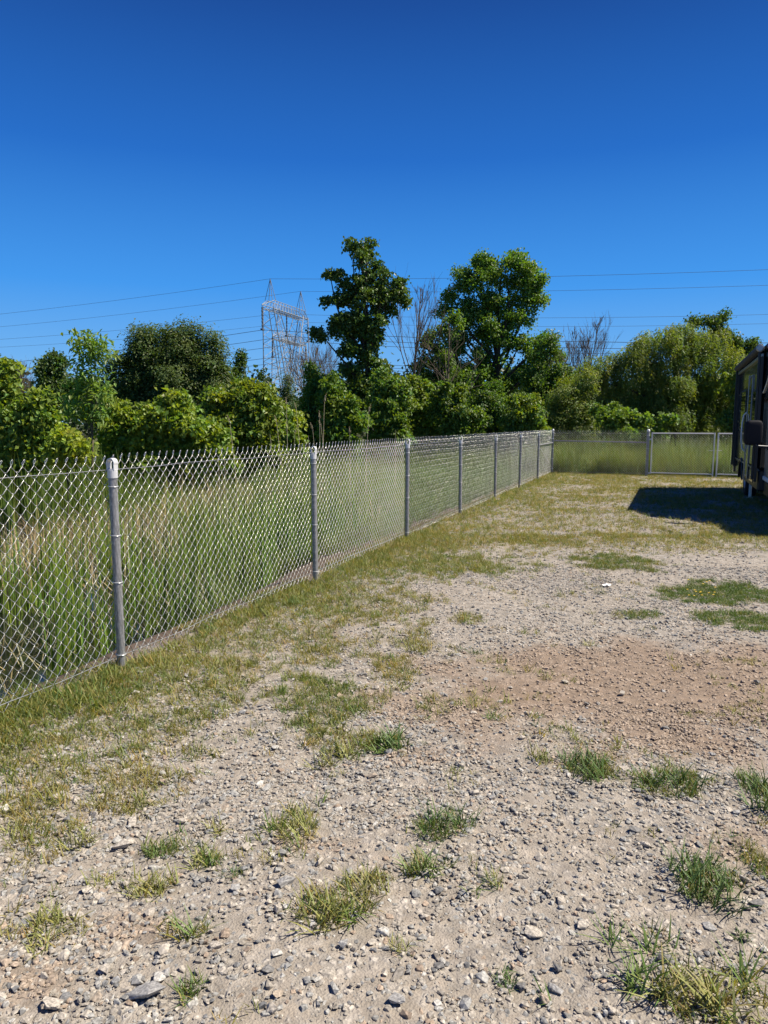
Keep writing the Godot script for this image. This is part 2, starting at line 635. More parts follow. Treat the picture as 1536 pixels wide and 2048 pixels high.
func build_ground() -> void:
	var xs := spaced(-7.0, 12.0, 0.085, -900.0, 900.0)
	var zs := spaced(-26.0, 1.5, 0.085, -1500.0, 40.0)
	var v := PackedVector3Array()
	var n := PackedVector3Array()
	var c := PackedColorArray()
	var ix := PackedInt32Array()
	var w := xs.size()
	for z in zs:
		for x in xs:
			v.append(Vector3(x, ground_height(x, z), z))
			c.append(ground_color(x, z))
	n.resize(v.size())
	for j in zs.size():
		for k in w:
			var l := v[j * w + maxi(k - 1, 0)]
			var r := v[j * w + mini(k + 1, w - 1)]
			var u := v[maxi(j - 1, 0) * w + k]
			var d := v[mini(j + 1, zs.size() - 1) * w + k]
			n[j * w + k] = (d - u).cross(r - l).normalized()
	for j in zs.size() - 1:
		for k in w - 1:
			var a := j * w + k
			ix.append(a); ix.append(a + 1); ix.append(a + w + 1)
			ix.append(a); ix.append(a + w + 1); ix.append(a + w)
	var arrays := []
	arrays.resize(Mesh.ARRAY_MAX)
	arrays[Mesh.ARRAY_VERTEX] = v
	arrays[Mesh.ARRAY_NORMAL] = n
	arrays[Mesh.ARRAY_COLOR] = c
	arrays[Mesh.ARRAY_INDEX] = ix
	var m := ArrayMesh.new()
	m.add_surface_from_arrays(Mesh.PRIMITIVE_TRIANGLES, arrays)
	tag(part("ground", m, M.ground), "dusty gravel lot running into weedy wet ground behind the fence", "", "", "structure")

func build_water() -> void:
	# standing water in the ditch, edges hidden in the banks
	var b := Builder.new()
	var lo := -9.0
	var hi := 10.5
	var steps := 24
	for k in steps:
		var s0 := lerpf(lo, hi, k / float(steps))
		var s1 := lerpf(lo, hi, (k + 1) / float(steps))
		for q in 8:
			var d0 := lerpf(0.6, 8.0, q / 8.0)
			var d1 := lerpf(0.6, 8.0, (q + 1) / 8.0)
			var y := Vector3(0, -0.40, 0)
			b.quad(first_post + along * s0 - inward * d0 + y, first_post + along * s0 - inward * d1 + y, first_post + along * s1 - inward * d1 + y, first_post + along * s1 - inward * d0 + y)
	for k in b.n.size():
		b.n[k] = Vector3.UP
	tag(part("water", b.mesh(), M.water), "still dark water in the ditch behind the fence", "", "", "structure")

# ------------------------------------------------------------------ chain-link fences
# a panel of woven wire in its own axes: x along, y up, z across; strands zigzag and hook into their neighbours
func woven(width: float, height: float, pitch: float, radius: float, sides: int, seed_: int, loops := true, bow := 0.012, simple := false) -> ArrayMesh:
	var b := Builder.new()
	var r := RandomNumberGenerator.new()
	r.seed = seed_
	var strands := int(round(width / pitch * 2.0))      # a diamond is two strands wide
	var step := width / strands
	var rows := int(round(height / pitch)) * 2
	var rise := height / rows
	var radii := PackedFloat32Array([radius])
	for k in strands:
		var cx := (k + 0.5) * step
		var pts := PackedVector3Array()
		for j in rows + 1:
			var right := (j + k) % 2 == 0
			var tip := cx + (0.5 * step + radius * 0.8) * (1.0 if right else -1.0)
			var y := j * rise
			var wob := Vector3(fine.get_noise_2d(cx * 3.0 + seed_, y * 3.0), fine.get_noise_2d(cx * 3.0 - seed_, y * 3.0 + 9.0), 0) * 0.006
			wob.z = bow * sin(PI * cx / width) * sin(PI * y / height) * noise.get_noise_2d(seed_ * 7.0, cx * 0.6) * 2.0
			wob.y += 0.010 * noise.get_noise_2d(cx * 1.2, seed_ * 3.0) * y / height
			pts.append(Vector3(tip, y, 0.0) + wob)
			if j < rows:
				var over := 0.0052 * (-1.0 if right else 1.0)
				var side := 1.0 if right else -1.0
				# slightly bowed legs, one in front of the other
				if simple:
					pts.append(Vector3(cx, y + rise * 0.48, over) + wob)
				else:
					pts.append(Vector3(cx + side * 0.30 * step, y + rise * 0.17, over) + wob)
					pts.append(Vector3(cx - side * 0.30 * step, y + rise * 0.80, over) + wob)
		if loops and (rows + k) % 2 == 0:
			# knuckled selvage: the cut ends are bent over into small eyes above the last row
			var top := pts[pts.size() - 1]
			var lean := r.randf_range(-0.004, 0.004)
			var dir := 1.0
			pts.append(top + Vector3(dir * -0.006, 0.014, 0.002))
			pts.append(top + Vector3(dir * 0.004 + lean, 0.030, 0.004))
			pts.append(top + Vector3(dir * 0.014 + lean, 0.036, 0.002))
			pts.append(top + Vector3(dir * 0.019 + lean, 0.028, -0.002))
			pts.append(top + Vector3(dir * 0.012, 0.012, -0.004))
			pts.append(top + Vector3(dir * 0.004, 0.002, -0.003))
		b.tube(pts, radii, sides, false)
	return b.mesh()

func make_post(parent: Node, at: Vector3, r: float, h: float, eye_cap: bool, ties: Array, sunk := 0.12) -> Node3D:
	var b := Builder.new()
	b.tube(PackedVector3Array([at + Vector3(0, -sunk, 0), at + Vector3(0, h, 0)]), PackedFloat32Array([r, r]), 18)
	var post := part("post", b.mesh(), M.post, parent)
	var c := Builder.new()
	if eye_cap:
		c.lathe(at, Vector3.UP, [Vector2(r + 0.001, h - 0.055), Vector2(r + 0.005, h - 0.055), Vector2(r + 0.005, h + 0.002), Vector2(r - 0.006, h + 0.008), Vector2(0, h + 0.008)], 18)
		# the eye that a top rail would pass through, open along the fence
		var pts := PackedVector3Array()
		var outer := []
		var inner := []
		var ro := r + 0.004
		for k in 15:
			var a := lerpf(-0.35, PI + 0.35, k / 14.0)
			outer.append(Vector3(cos(a) * ro, h + 0.048 + sin(a) * ro, 0))
			inner.append(Vector3(cos(a) * (ro - 0.0075), h + 0.048 + sin(a) * (ro - 0.0075), 0))
		outer.push_front(Vector3(ro * 0.94, h, 0)); inner.push_front(Vector3(ro * 0.94 - 0.0075, h, 0))
		outer.append(Vector3(-ro * 0.94, h, 0)); inner.append(Vector3(-ro * 0.94 + 0.0075, h, 0))
		var half := 0.021
		for k in outer.size() - 1:
			var o0: Vector3 = at + outer[k]
			var o1: Vector3 = at + outer[k + 1]
			var i0: Vector3 = at + inner[k]
			var i1: Vector3 = at + inner[k + 1]
			var mid := (o0 + o1 + i0 + i1) * 0.25
			var f := Vector3(0, 0, half)
			for q in [[o0, o1, f, -f], [i0, i1, f, -f]]:
				c.out(q[0] + f, q[1] + f, q[1] - f, mid); c.out(q[0] + f, q[1] - f, q[0] - f, mid)
			c.out(o0 + f, o1 + f, i1 + f, mid); c.out(o0 + f, i1 + f, i0 + f, mid)
			c.out(o0 - f, o1 - f, i1 - f, mid); c.out(o0 - f, i1 - f, i0 - f, mid)
	else:
		c.lathe(at, Vector3.UP, [Vector2(r + 0.001, h - 0.045), Vector2(r + 0.005, h - 0.045), Vector2(r + 0.005, h + 0.004), Vector2(r * 0.85, h + 0.022), Vector2(r * 0.5, h + 0.034), Vector2(0, h + 0.038)], 18)
	part("cap", c.mesh(), M.zinc, post)
	for y in ties:
		var t := Builder.new()
		var ring := PackedVector3Array()
		for k in 17:
			var a := TAU * k / 16.0 + 0.6
			ring.append(at + Vector3(cos(a) * (r + 0.003), y + 0.004 * sin(a * 0.5), sin(a) * (r + 0.003)))
		t.tube(ring, PackedFloat32Array([0.0034]), 6, false)
		part("wire_tie", t.mesh(), M.aluminium, post)
	return post

func wire_line(parent: Node, called: String, from: Vector3, to: Vector3, r: float, wobble: float, seed_: float) -> void:
	var b := Builder.new()
	var pts := PackedVector3Array()
	var count := int(from.distance_to(to) / 0.18) + 2
	for k in count:
		var t := k / float(count - 1)
		pts.append(from.lerp(to, t) + Vector3(0, noise.get_noise_1d(t * from.distance_to(to) * 1.1 + seed_) * wobble, noise.get_noise_1d(t * 30.0 + seed_ + 90.0) * wobble * 0.3))
	b.tube(pts, PackedFloat32Array([r]), 6, false)
	part(called, b.mesh(), M.wire, parent)

func build_side_fence() -> void:
	# own axes: -z runs along the fence, +x points into the lot; the woven panels are turned so that their x runs along
	var f := thing("chain_link_fence", "long galvanised chain link fence with eye-capped posts along the ditch", "fence", first_post, square)
	var turned := Basis(Vector3(0, 0, -1), Vector3.UP, Vector3(1, 0, 0))
	for k in range(-1, 7):
		var panel := part("mesh_panel", woven(BAY, FENCE_TOP - 0.06, 0.0825, 0.0022 if k < 2 else 0.0024, 4 if k < 2 else 3, 100 + k, true, 0.012, k > 1), M.wire, f)
		panel.transform = Transform3D(turned, Vector3(-0.036, 0.035, -k * BAY))
	for k in range(-1, 7):
		var y := ground_height((first_post + along * k * BAY).x, (first_post + along * k * BAY).z)
		var tilt: float = [0.0, 0.0, 0.006, -0.004, 0.005, 0.0, -0.006, 0.0][k + 1]
		var p := make_post(f, Vector3(0, 0, -k * BAY), 0.0295, 1.405 + [0, 0.0, -0.01, 0.01, 0.0, -0.012, 0.008, 0.0][k + 1], true, [0.10, 0.62, 0.95, 1.29], 0.15)
		p.rotation.z = tilt
	# the terminal post at the corner, with a brace rail and a truss rod in the last bay
	make_post(f, Vector3(0, 0, -7 * BAY), 0.036, 1.50, false, [], 0.15)
	for y in [0.15, 0.5, 0.85, 1.2, 1.4]:
		var t := Builder.new()
		t.lathe(Vector3(0, y, -7 * BAY), Vector3.UP, [Vector2(0.036, 0), Vector2(0.041, 0), Vector2(0.041, 0.022), Vector2(0.036, 0.022)], 16)
		part("tension_band", t.mesh(), M.zinc, f)
	var rail := Builder.new()
	rail.bar(Vector3(0.002, 1.06, -7 * BAY + 0.04), Vector3(0.002, 1.06, -6 * BAY - 0.03), 0.021, 12)
	part("brace_rail", rail.mesh(), M.post, f)
	var rod := Builder.new()
	rod.bar(Vector3(0.03, 0.16, -7 * BAY + 0.04), Vector3(0.03, 1.0, -6 * BAY - 0.03), 0.006, 6)
	part("truss_rod", rod.mesh(), M.zinc, f)
	wire_line(f, "tension_wire", Vector3(-0.030, FENCE_TOP - 0.095, BAY), Vector3(-0.030, FENCE_TOP - 0.085, -7 * BAY), 0.0026, 0.022, 4.0)
	wire_line(f, "tension_wire", Vector3(-0.030, 0.075, BAY), Vector3(-0.030, 0.085, -7 * BAY), 0.0026, 0.03, 44.0)

func build_back_fence() -> void:
	# own axes: +x runs along the back of the lot from the corner post
	var f := thing("chain_link_fence", "short chain link fence with a mid rail between the corner post and the gate", "fence", corner, square)
	var width := 3.02
	var p := part("mesh_panel", woven(width, 1.43, 0.0825, 0.0027, 3, 300, true, 0.006, true), M.wire, f)
	p.position = Vector3(0.04, 0.03, -0.045)
	var rail := Builder.new()
	rail.bar(Vector3(0.04, 1.13, 0), Vector3(width + 0.03, 1.10, 0), 0.021, 12)
	part("brace_rail", rail.mesh(), M.post, f)
	wire_line(f, "tension_wire", Vector3(0.04, 1.40, -0.04), Vector3(width, 1.40, -0.04), 0.0026, 0.01, 14.0)
	wire_line(f, "tension_wire", Vector3(0.04, 0.07, -0.04), Vector3(width, 0.07, -0.04), 0.0026, 0.01, 18.0)
	make_post(f, Vector3(width + 0.08, 0, 0), 0.050, 1.50, false, [0.12, 0.55, 0.9, 1.33], 0.15)
	make_post(f, Vector3(width + 2 * 1.98 + 0.55, 0, 0), 0.050, 1.50, false, [0.12, 0.55, 0.9, 1.33], 0.15)
	var start := width + 0.20
	var leaf := 1.88
	gate(start, leaf, 1, "chain link gate leaf hung beside the wide gate post, its bottom rail stopping short")
	gate(start + leaf + 0.11, leaf, -1, "chain link gate leaf partly hidden behind the parked motorhome")

func gate(from: float, width: float, hinge: int, label: String) -> void:
	var g := thing("gate_leaf", label, "gate", corner + inward * from, square, "leaves of the double gate")
	var top := 1.40
	var low := 0.10
	var fast := 0.0 if hinge > 0 else width
	var loose := width if hinge > 0 else 0.0
	for q in [["top_rail", Vector3(0.021, top, 0), Vector3(width - 0.021, top, 0)], ["bottom_rail", Vector3(0.021, low, 0), Vector3(width - 0.021, low - 0.012, 0)]]:
		var b := Builder.new()
		b.bar(q[1], q[2], 0.020, 12)
		part(q[0], b.mesh(), M.zinc, g)
	for x in [0.0, width]:
		var b := Builder.new()
		b.bar(Vector3(x, low - 0.03 if x == fast else 0.012, 0), Vector3(x, top + 0.03, 0), 0.021, 12)
		var stile := part("stile", b.mesh(), M.zinc, g)
		for y in [0.25, 0.62, 1.0, 1.28]:
			var t := Builder.new()
			t.lathe(Vector3(x, y, 0), Vector3.UP, [Vector2(0.021, 0), Vector2(0.026, 0), Vector2(0.026, 0.02), Vector2(0.021, 0.02)], 12)
			part("band", t.mesh(), M.aluminium, stile)
	var p := part("mesh_panel", woven(width - 0.05, top - low - 0.02, 0.0825, 0.0027, 3, int(from * 10), false, 0.004, true), M.wire, g)
	p.position = Vector3(0.025, low + 0.01, 0.0)
	for y in [0.06, 1.18]:
		var h := Builder.new()
		h.box(Vector3(fast - 0.13 * hinge if hinge > 0 else fast, y, -0.02), Vector3(fast if hinge > 0 else fast + 0.13, y + 0.05, 0.02), 0.008)
		part("hinge", h.mesh(), M.zinc, g)
	var l := Builder.new()
	l.bar(Vector3(loose - 0.15 if hinge > 0 else loose - 0.03, 0.86, 0.03), Vector3(loose + 0.03 if hinge > 0 else loose + 0.13, 0.86, 0.03), 0.011, 8)
	part("latch_bar", l.mesh(), M.aluminium, g)

# ------------------------------------------------------------------ motorhome
func build_motorhome() -> void:
	# own axes: x across to the far flank, y up, +z to the nose; the flank we see is x = 0, its front corner z = 0
	var r := thing("motorhome", "black motorhome with beige cab parked on the gravel beside the gate", "motorhome", Vector3(7.23, 0, -13.76), Basis(Vector3.UP, -deg_to_rad(TURN + 1.0)) * Basis.from_scale(Vector3(1, 1.03, 1)))
	var wide := 2.36
	var rear := -5.75
	var body := Builder.new()
	body.box(Vector3(0, 0.80, rear), Vector3(wide, 3.14, 0.0), 0.05)
	var shell := part("body", body.mesh(), M.paint, r)
	var skirt := Builder.new()
	skirt.box(Vector3(0.02, 0.42, rear + 0.02), Vector3(wide - 0.02, 0.795, -4.05), 0.03)
	skirt.box(Vector3(0.02, 0.40, -3.13), Vector3(wide - 0.02, 0.795, -0.02), 0.03)
	part("skirt", skirt.mesh(), M.plastic, r)
	var edge := Builder.new()
	edge.box(Vector3(-0.02, 0.44, rear - 0.015), Vector3(0.06, 3.12, rear + 0.16), 0.015)
	part("corner_trim", edge.mesh(), M.plastic, r)
	var belt := Builder.new()
	belt.box(Vector3(-0.012, 0.785, rear + 0.05), Vector3(0.012, 0.815, -0.02), 0.004)
	part("belt_trim", belt.mesh(), M.trim, r)
	# nose cap leaning over the cab
	var cap := Builder.new()
	var outline := [Vector2(0.003, 2.16), Vector2(0.95, 2.08), Vector2(1.12, 2.16), Vector2(1.02, 2.42), Vector2(0.66, 2.78), Vector2(0.30, 3.02), Vector2(0.003, 3.11)]
	var poly := PackedVector3Array()
	for q in outline:
		poly.append(Vector3(0.03, q.y, q.x))
	cap.prism(poly, Vector3(wide - 0.06, 0, 0))
	var nose := part("nose_cap", cap.mesh(), M.paint, r)
	tag(nose, "black nose cap leaning over the cab")
	var cap_line := Builder.new()
	cap_line.tube(PackedVector3Array([Vector3(0.024, 2.24, 0.02), Vector3(0.022, 2.29, 0.25), Vector3(0.022, 2.40, 0.55), Vector3(0.022, 2.56, 0.8)]), PackedFloat32Array([0.018, 0.016, 0.012, 0.006]), 6)
	part("stripe", cap_line.mesh(), M.white, nose)
	# cab
	var cab := Builder.new()
	poly = PackedVector3Array()
	for q in [Vector2(0.003, 0.70), Vector2(3.18, 0.70), Vector2(3.2, 0.92), Vector2(3.05, 1.06), Vector2(1.95, 1.24), Vector2(0.95, 2.07), Vector2(0.003, 2.15)]:
		poly.append(Vector3(0.12, q.y, q.x))
	cab.prism(poly, Vector3(wide - 0.24, 0, 0))
	var cab_part := part("cab", cab.mesh(), M.beige, r)
	tag(cab_part, "beige cab below the black nose cap")
	var sill := Builder.new()
	sill.box(Vector3(0.10, 0.62, 0.003), Vector3(wide - 0.10, 0.70, 3.2), 0.015)
	part("sill_stripe", sill.mesh(), M.white, r)
	var low := Builder.new()
	low.box(Vector3(0.13, 0.34, 0.003), Vector3(wide - 0.13, 0.617, 0.98), 0.03)
	low.box(Vector3(0.15, 0.34, 1.86), Vector3(wide - 0.15, 0.617, 3.16), 0.03)
	part("lower_panel", low.mesh(), M.plastic, r)
	var bump := Builder.new()
	bump.box(Vector3(0.10, 0.40, 3.2), Vector3(wide - 0.10, 0.66, 3.36), 0.05)
	part("bumper", bump.mesh(), M.plastic, r)
	var shield := Builder.new()
	shield.prism(PackedVector3Array([Vector3(0.22, 1.285, 1.907), Vector3(wide - 0.22, 1.285, 1.907), Vector3(wide - 0.26, 2.02, 1.02), Vector3(0.26, 2.02, 1.02)]), Vector3(0, 0.008, 0.0095))
	part("windscreen", shield.mesh(), M.glass, r)
	var door := Builder.new()
	door.box(Vector3(0.108, 0.74, 0.42), Vector3(0.125, 1.32, 1.5), 0.005)
	var cab_door := part("cab_door", door.mesh(), M.beige, r)
	var pane := Builder.new()
	pane.prism(PackedVector3Array([Vector3(0.112, 1.36, 0.45), Vector3(0.112, 1.36, 1.62), Vector3(0.112, 1.92, 1.0), Vector3(0.112, 1.95, 0.45)]), Vector3(0.012, 0, 0))
	part("window", pane.mesh(), M.glass, cab_door)
	var handle := Builder.new()
	handle.box(Vector3(0.085, 1.2, 0.5), Vector3(0.108, 1.23, 0.64), 0.006)
	part("handle", handle.mesh(), M.plastic, cab_door)
	for x in [0.28, wide - 0.62]:
		var h := Builder.new()
		h.box(Vector3(x, 0.80, 3.17), Vector3(x + 0.34, 0.98, 3.215), 0.02)
		part("headlight", h.mesh(), M.lens, r)
	var grille := Builder.new()
	for k in 4:
		grille.box(Vector3(0.72, 0.74 + k * 0.06, 3.19), Vector3(wide - 0.72, 0.775 + k * 0.06, 3.215), 0.004)
	part("grille", grille.mesh(), M.chrome, r)
	# wheels
	for w in [[0.10, -3.59, 0.40], [0.20, 1.42, 0.37], [wide - 0.34, -3.59, 0.40], [wide - 0.44, 1.42, 0.37]]:
		var inner: float = w[0]
		var c := Vector3(inner, w[2] - 0.012, w[1])
		var rad: float = w[2]
		var t := Builder.new()
		t.lathe(c, Vector3.RIGHT, [Vector2(0.22, 0), Vector2(rad - 0.05, -0.008), Vector2(rad - 0.01, 0.012), Vector2(rad, 0.04), Vector2(rad, 0.20), Vector2(rad - 0.01, 0.23), Vector2(rad - 0.05, 0.25), Vector2(0.22, 0.24)], 32)
		var wheel := part("wheel", t.mesh(), M.rubber, r)
		var m := Builder.new()
		m.lathe(c, Vector3.RIGHT, [Vector2(0, 0.01), Vector2(0.07, 0.005), Vector2(0.09, 0.05), Vector2(0.18, 0.06), Vector2(0.21, 0.0), Vector2(0.225, 0.0), Vector2(0.222, 0.235), Vector2(0, 0.235)], 24)
		part("rim", m.mesh(), M.rim, wheel)
	var arch := Builder.new()
	var arc := PackedVector3Array()
	for k in 13:
		var a := PI * k / 12.0
		arc.append(Vector3(0.0, 0.40 + sin(a) * 0.46, -3.59 + cos(a) * 0.47))
	arch.tube(arc, PackedFloat32Array([0.03]), 6)
	part("wheel_arch", arch.mesh(), M.plastic, r)
	# awning: rolled fabric on the roof edge and its folded arms
	var roll := Builder.new()
	roll.bar(Vector3(-0.085, 3.05, rear + 0.25), Vector3(-0.085, 3.05, 0.03), 0.065, 16)
	var awning := part("awning_roll", roll.mesh(), M.fabric, r)
	var ends := Builder.new()
	ends.lathe(Vector3(-0.085, 3.05, 0.032), Vector3(0, 0, 1), [Vector2(0.066, -0.02), Vector2(0.07, 0), Vector2(0.07, 0.03), Vector2(0.05, 0.04), Vector2(0, 0.04)], 18)
	part("end_cap", ends.mesh(), M.trim, awning)
	var rail := Builder.new()
	rail.box(Vector3(-0.045, 2.90, rear + 0.2), Vector3(0.002, 2.96, -0.06), 0.01)
	part("awning_rail", rail.mesh(), M.trim, r)
	for z in [-0.02, rear + 0.30]:
		var arm := Builder.new()
		arm.box(Vector3(-0.10, 0.62, z - 0.025), Vector3(-0.055, 3.0, z + 0.025), 0.008)
		arm.box(Vector3(-0.052, 0.58, z - 0.035), Vector3(0.0, 2.90, z + 0.035), 0.006)
		part("awning_arm", arm.mesh(), M.plastic, r)
	# entrance door
	var entry := Builder.new()
	entry.box(Vector3(-0.014, 0.52, -2.50), Vector3(0.01, 2.62, -1.84), 0.006)
	var entry_door := part("entrance_door", entry.mesh(), M.paint, r)
	var frame := Builder.new()
	for q in [[Vector3(-0.03, 0.44, -2.60), Vector3(0.0, 2.70, -2.515)], [Vector3(-0.022, 0.50, -1.825), Vector3(0.0, 2.64, -1.79)], [Vector3(-0.022, 2.64, -2.51), Vector3(0.0, 2.68, -1.79)]]:
		frame.box(q[0], q[1], 0.005)
	part("door_frame", frame.mesh(), M.trim, entry_door)
	pane = Builder.new()
	pane.box(Vector3(-0.022, 1.55, -2.42), Vector3(-0.012, 2.48, -1.93), 0.003)
	part("window", pane.mesh(), M.glass, entry_door)
	handle = Builder.new()
	handle.box(Vector3(-0.05, 1.30, -1.98), Vector3(-0.012, 1.42, -1.90), 0.01)
	part("handle", handle.mesh(), M.chrome, entry_door)
	var grab := Builder.new()
	var gp := PackedVector3Array([Vector3(0.0, 1.05, -2.82), Vector3(-0.06, 1.12, -2.83), Vector3(-0.085, 1.3, -2.84), Vector3(-0.09, 1.5, -2.84), Vector3(-0.085, 1.7, -2.84), Vector3(-0.06, 1.86, -2.83), Vector3(0.0, 1.92, -2.82)])
	grab.tube(gp, PackedFloat32Array([0.019]), 8)
	part("grab_handle", grab.mesh(), M.white, r)
	# windows of the flank
	for w in [[-1.55, -0.45, 1.55, 2.35], [-4.6, -3.2, 1.5, 2.45], [-5.55, -4.85, 1.7, 2.4]]:
		var fr := Builder.new()
		fr.box(Vector3(-0.012, w[2], w[0]), Vector3(0.004, w[3], w[1]), 0.005)
		var win := part("window", fr.mesh(), M.plastic, r)
		pane = Builder.new()
		pane.box(Vector3(-0.018, w[2] + 0.05, w[0] + 0.05), Vector3(-0.011, w[3] - 0.05, w[1] - 0.05), 0.002)
		part("pane", pane.mesh(), M.glass, win)
	# vinyl swooshes
	for sw in [[[1.92, -5.3], [1.98, -4.8], [1.90, -4.3], [1.66, -3.6], [1.28, -3.0]], [[2.28, -5.45], [2.36, -5.1], [2.32, -4.9]], [[0.74, -1.7], [0.68, -1.1], [0.52, -0.5]]]:
		var b := Builder.new()
		for k in sw.size() - 1:
			var t0 := 0.035 * sin(PI * (k + 0.3) / sw.size())
			var t1 := 0.035 * sin(PI * (k + 1.3) / sw.size())
			b.quad(Vector3(-0.004, sw[k][0] - t0, sw[k][1]), Vector3(-0.004, sw[k][0] + t0, sw[k][1]), Vector3(-0.004, sw[k + 1][0] + t1, sw[k + 1][1]), Vector3(-0.004, sw[k + 1][0] - t1, sw[k + 1][1]))
		var s := part("stripe", b.mesh(), M.silver_vinyl, r)
		if sw[0][0] < 1.0: s.position.x = 0.018
	# lockers in the skirt
	for z in [[-5.55, -4.3], [-3.0, -2.7], [-1.7, -0.9]]:
		var lk := Builder.new()
		lk.box(Vector3(0.008, 0.50, z[0]), Vector3(0.022, 0.74, z[1]), 0.005)
		part("locker_door", lk.mesh(), M.paint, r)
	# the door mirror and its arm
	var arm2 := Builder.new()
	arm2.tube(PackedVector3Array([Vector3(0.14, 1.28, 1.70), Vector3(-0.05, 1.29, 1.80), Vector3(-0.20, 1.30, 1.84), Vector3(-0.24, 1.36, 1.83)]), PackedFloat32Array([0.022]), 8)
	var arm_part := part("mirror_arm", arm2.mesh(), M.plastic, r)
	var head := Builder.new()
	var tilt := Transform3D(Basis(Vector3.UP, 0.25), Vector3(-0.27, 1.52, 1.80))
	head.pillow(tilt, Vector3(0.14, 0.205, 0.085), 0.42)
	part("mirror", head.mesh(), M.mirror_shell, r)
	# a stabiliser leg, roof unit, rear lights
	var jack := Builder.new()
	jack.box(Vector3(0.14, 0.0, -2.93), Vector3(0.20, 0.42, -2.87), 0.01)
	jack.box(Vector3(0.10, 0.0, -2.97), Vector3(0.24, 0.02, -2.83), 0.005)
	part("stabiliser_leg", jack.mesh(), M.white, r)
	var ac := Builder.new()
	ac.pillow(Transform3D(Basis.IDENTITY, Vector3(1.18, 3.24, -2.9)), Vector3(0.42, 0.16, 0.5), 0.4)
	part("roof_unit", ac.mesh(), M.white, r)
	for x in [0.08, wide - 0.2]:
		var t := Builder.new()
		t.box(Vector3(x, 1.0, rear - 0.02), Vector3(x + 0.12, 1.35, rear + 0.005), 0.008)
		part("rear_light", t.mesh(), M.red_lens, r)

# ------------------------------------------------------------------ pylons and cables
func lattice(b: Builder, a0: Vector3, a1: Vector3, c0: Vector3, c1: Vector3, bays: int, r: float) -> void:
	# zigzag bracing between two chords
	for k in bays:
		var p := a0.lerp(a1, k / float(bays))
		var q := c0.lerp(c1, (k + 0.5) / float(bays))
		var s := a0.lerp(a1, (k + 1) / float(bays))
		b.bar(p, q, r, 4)
		b.bar(q, s, r, 4)

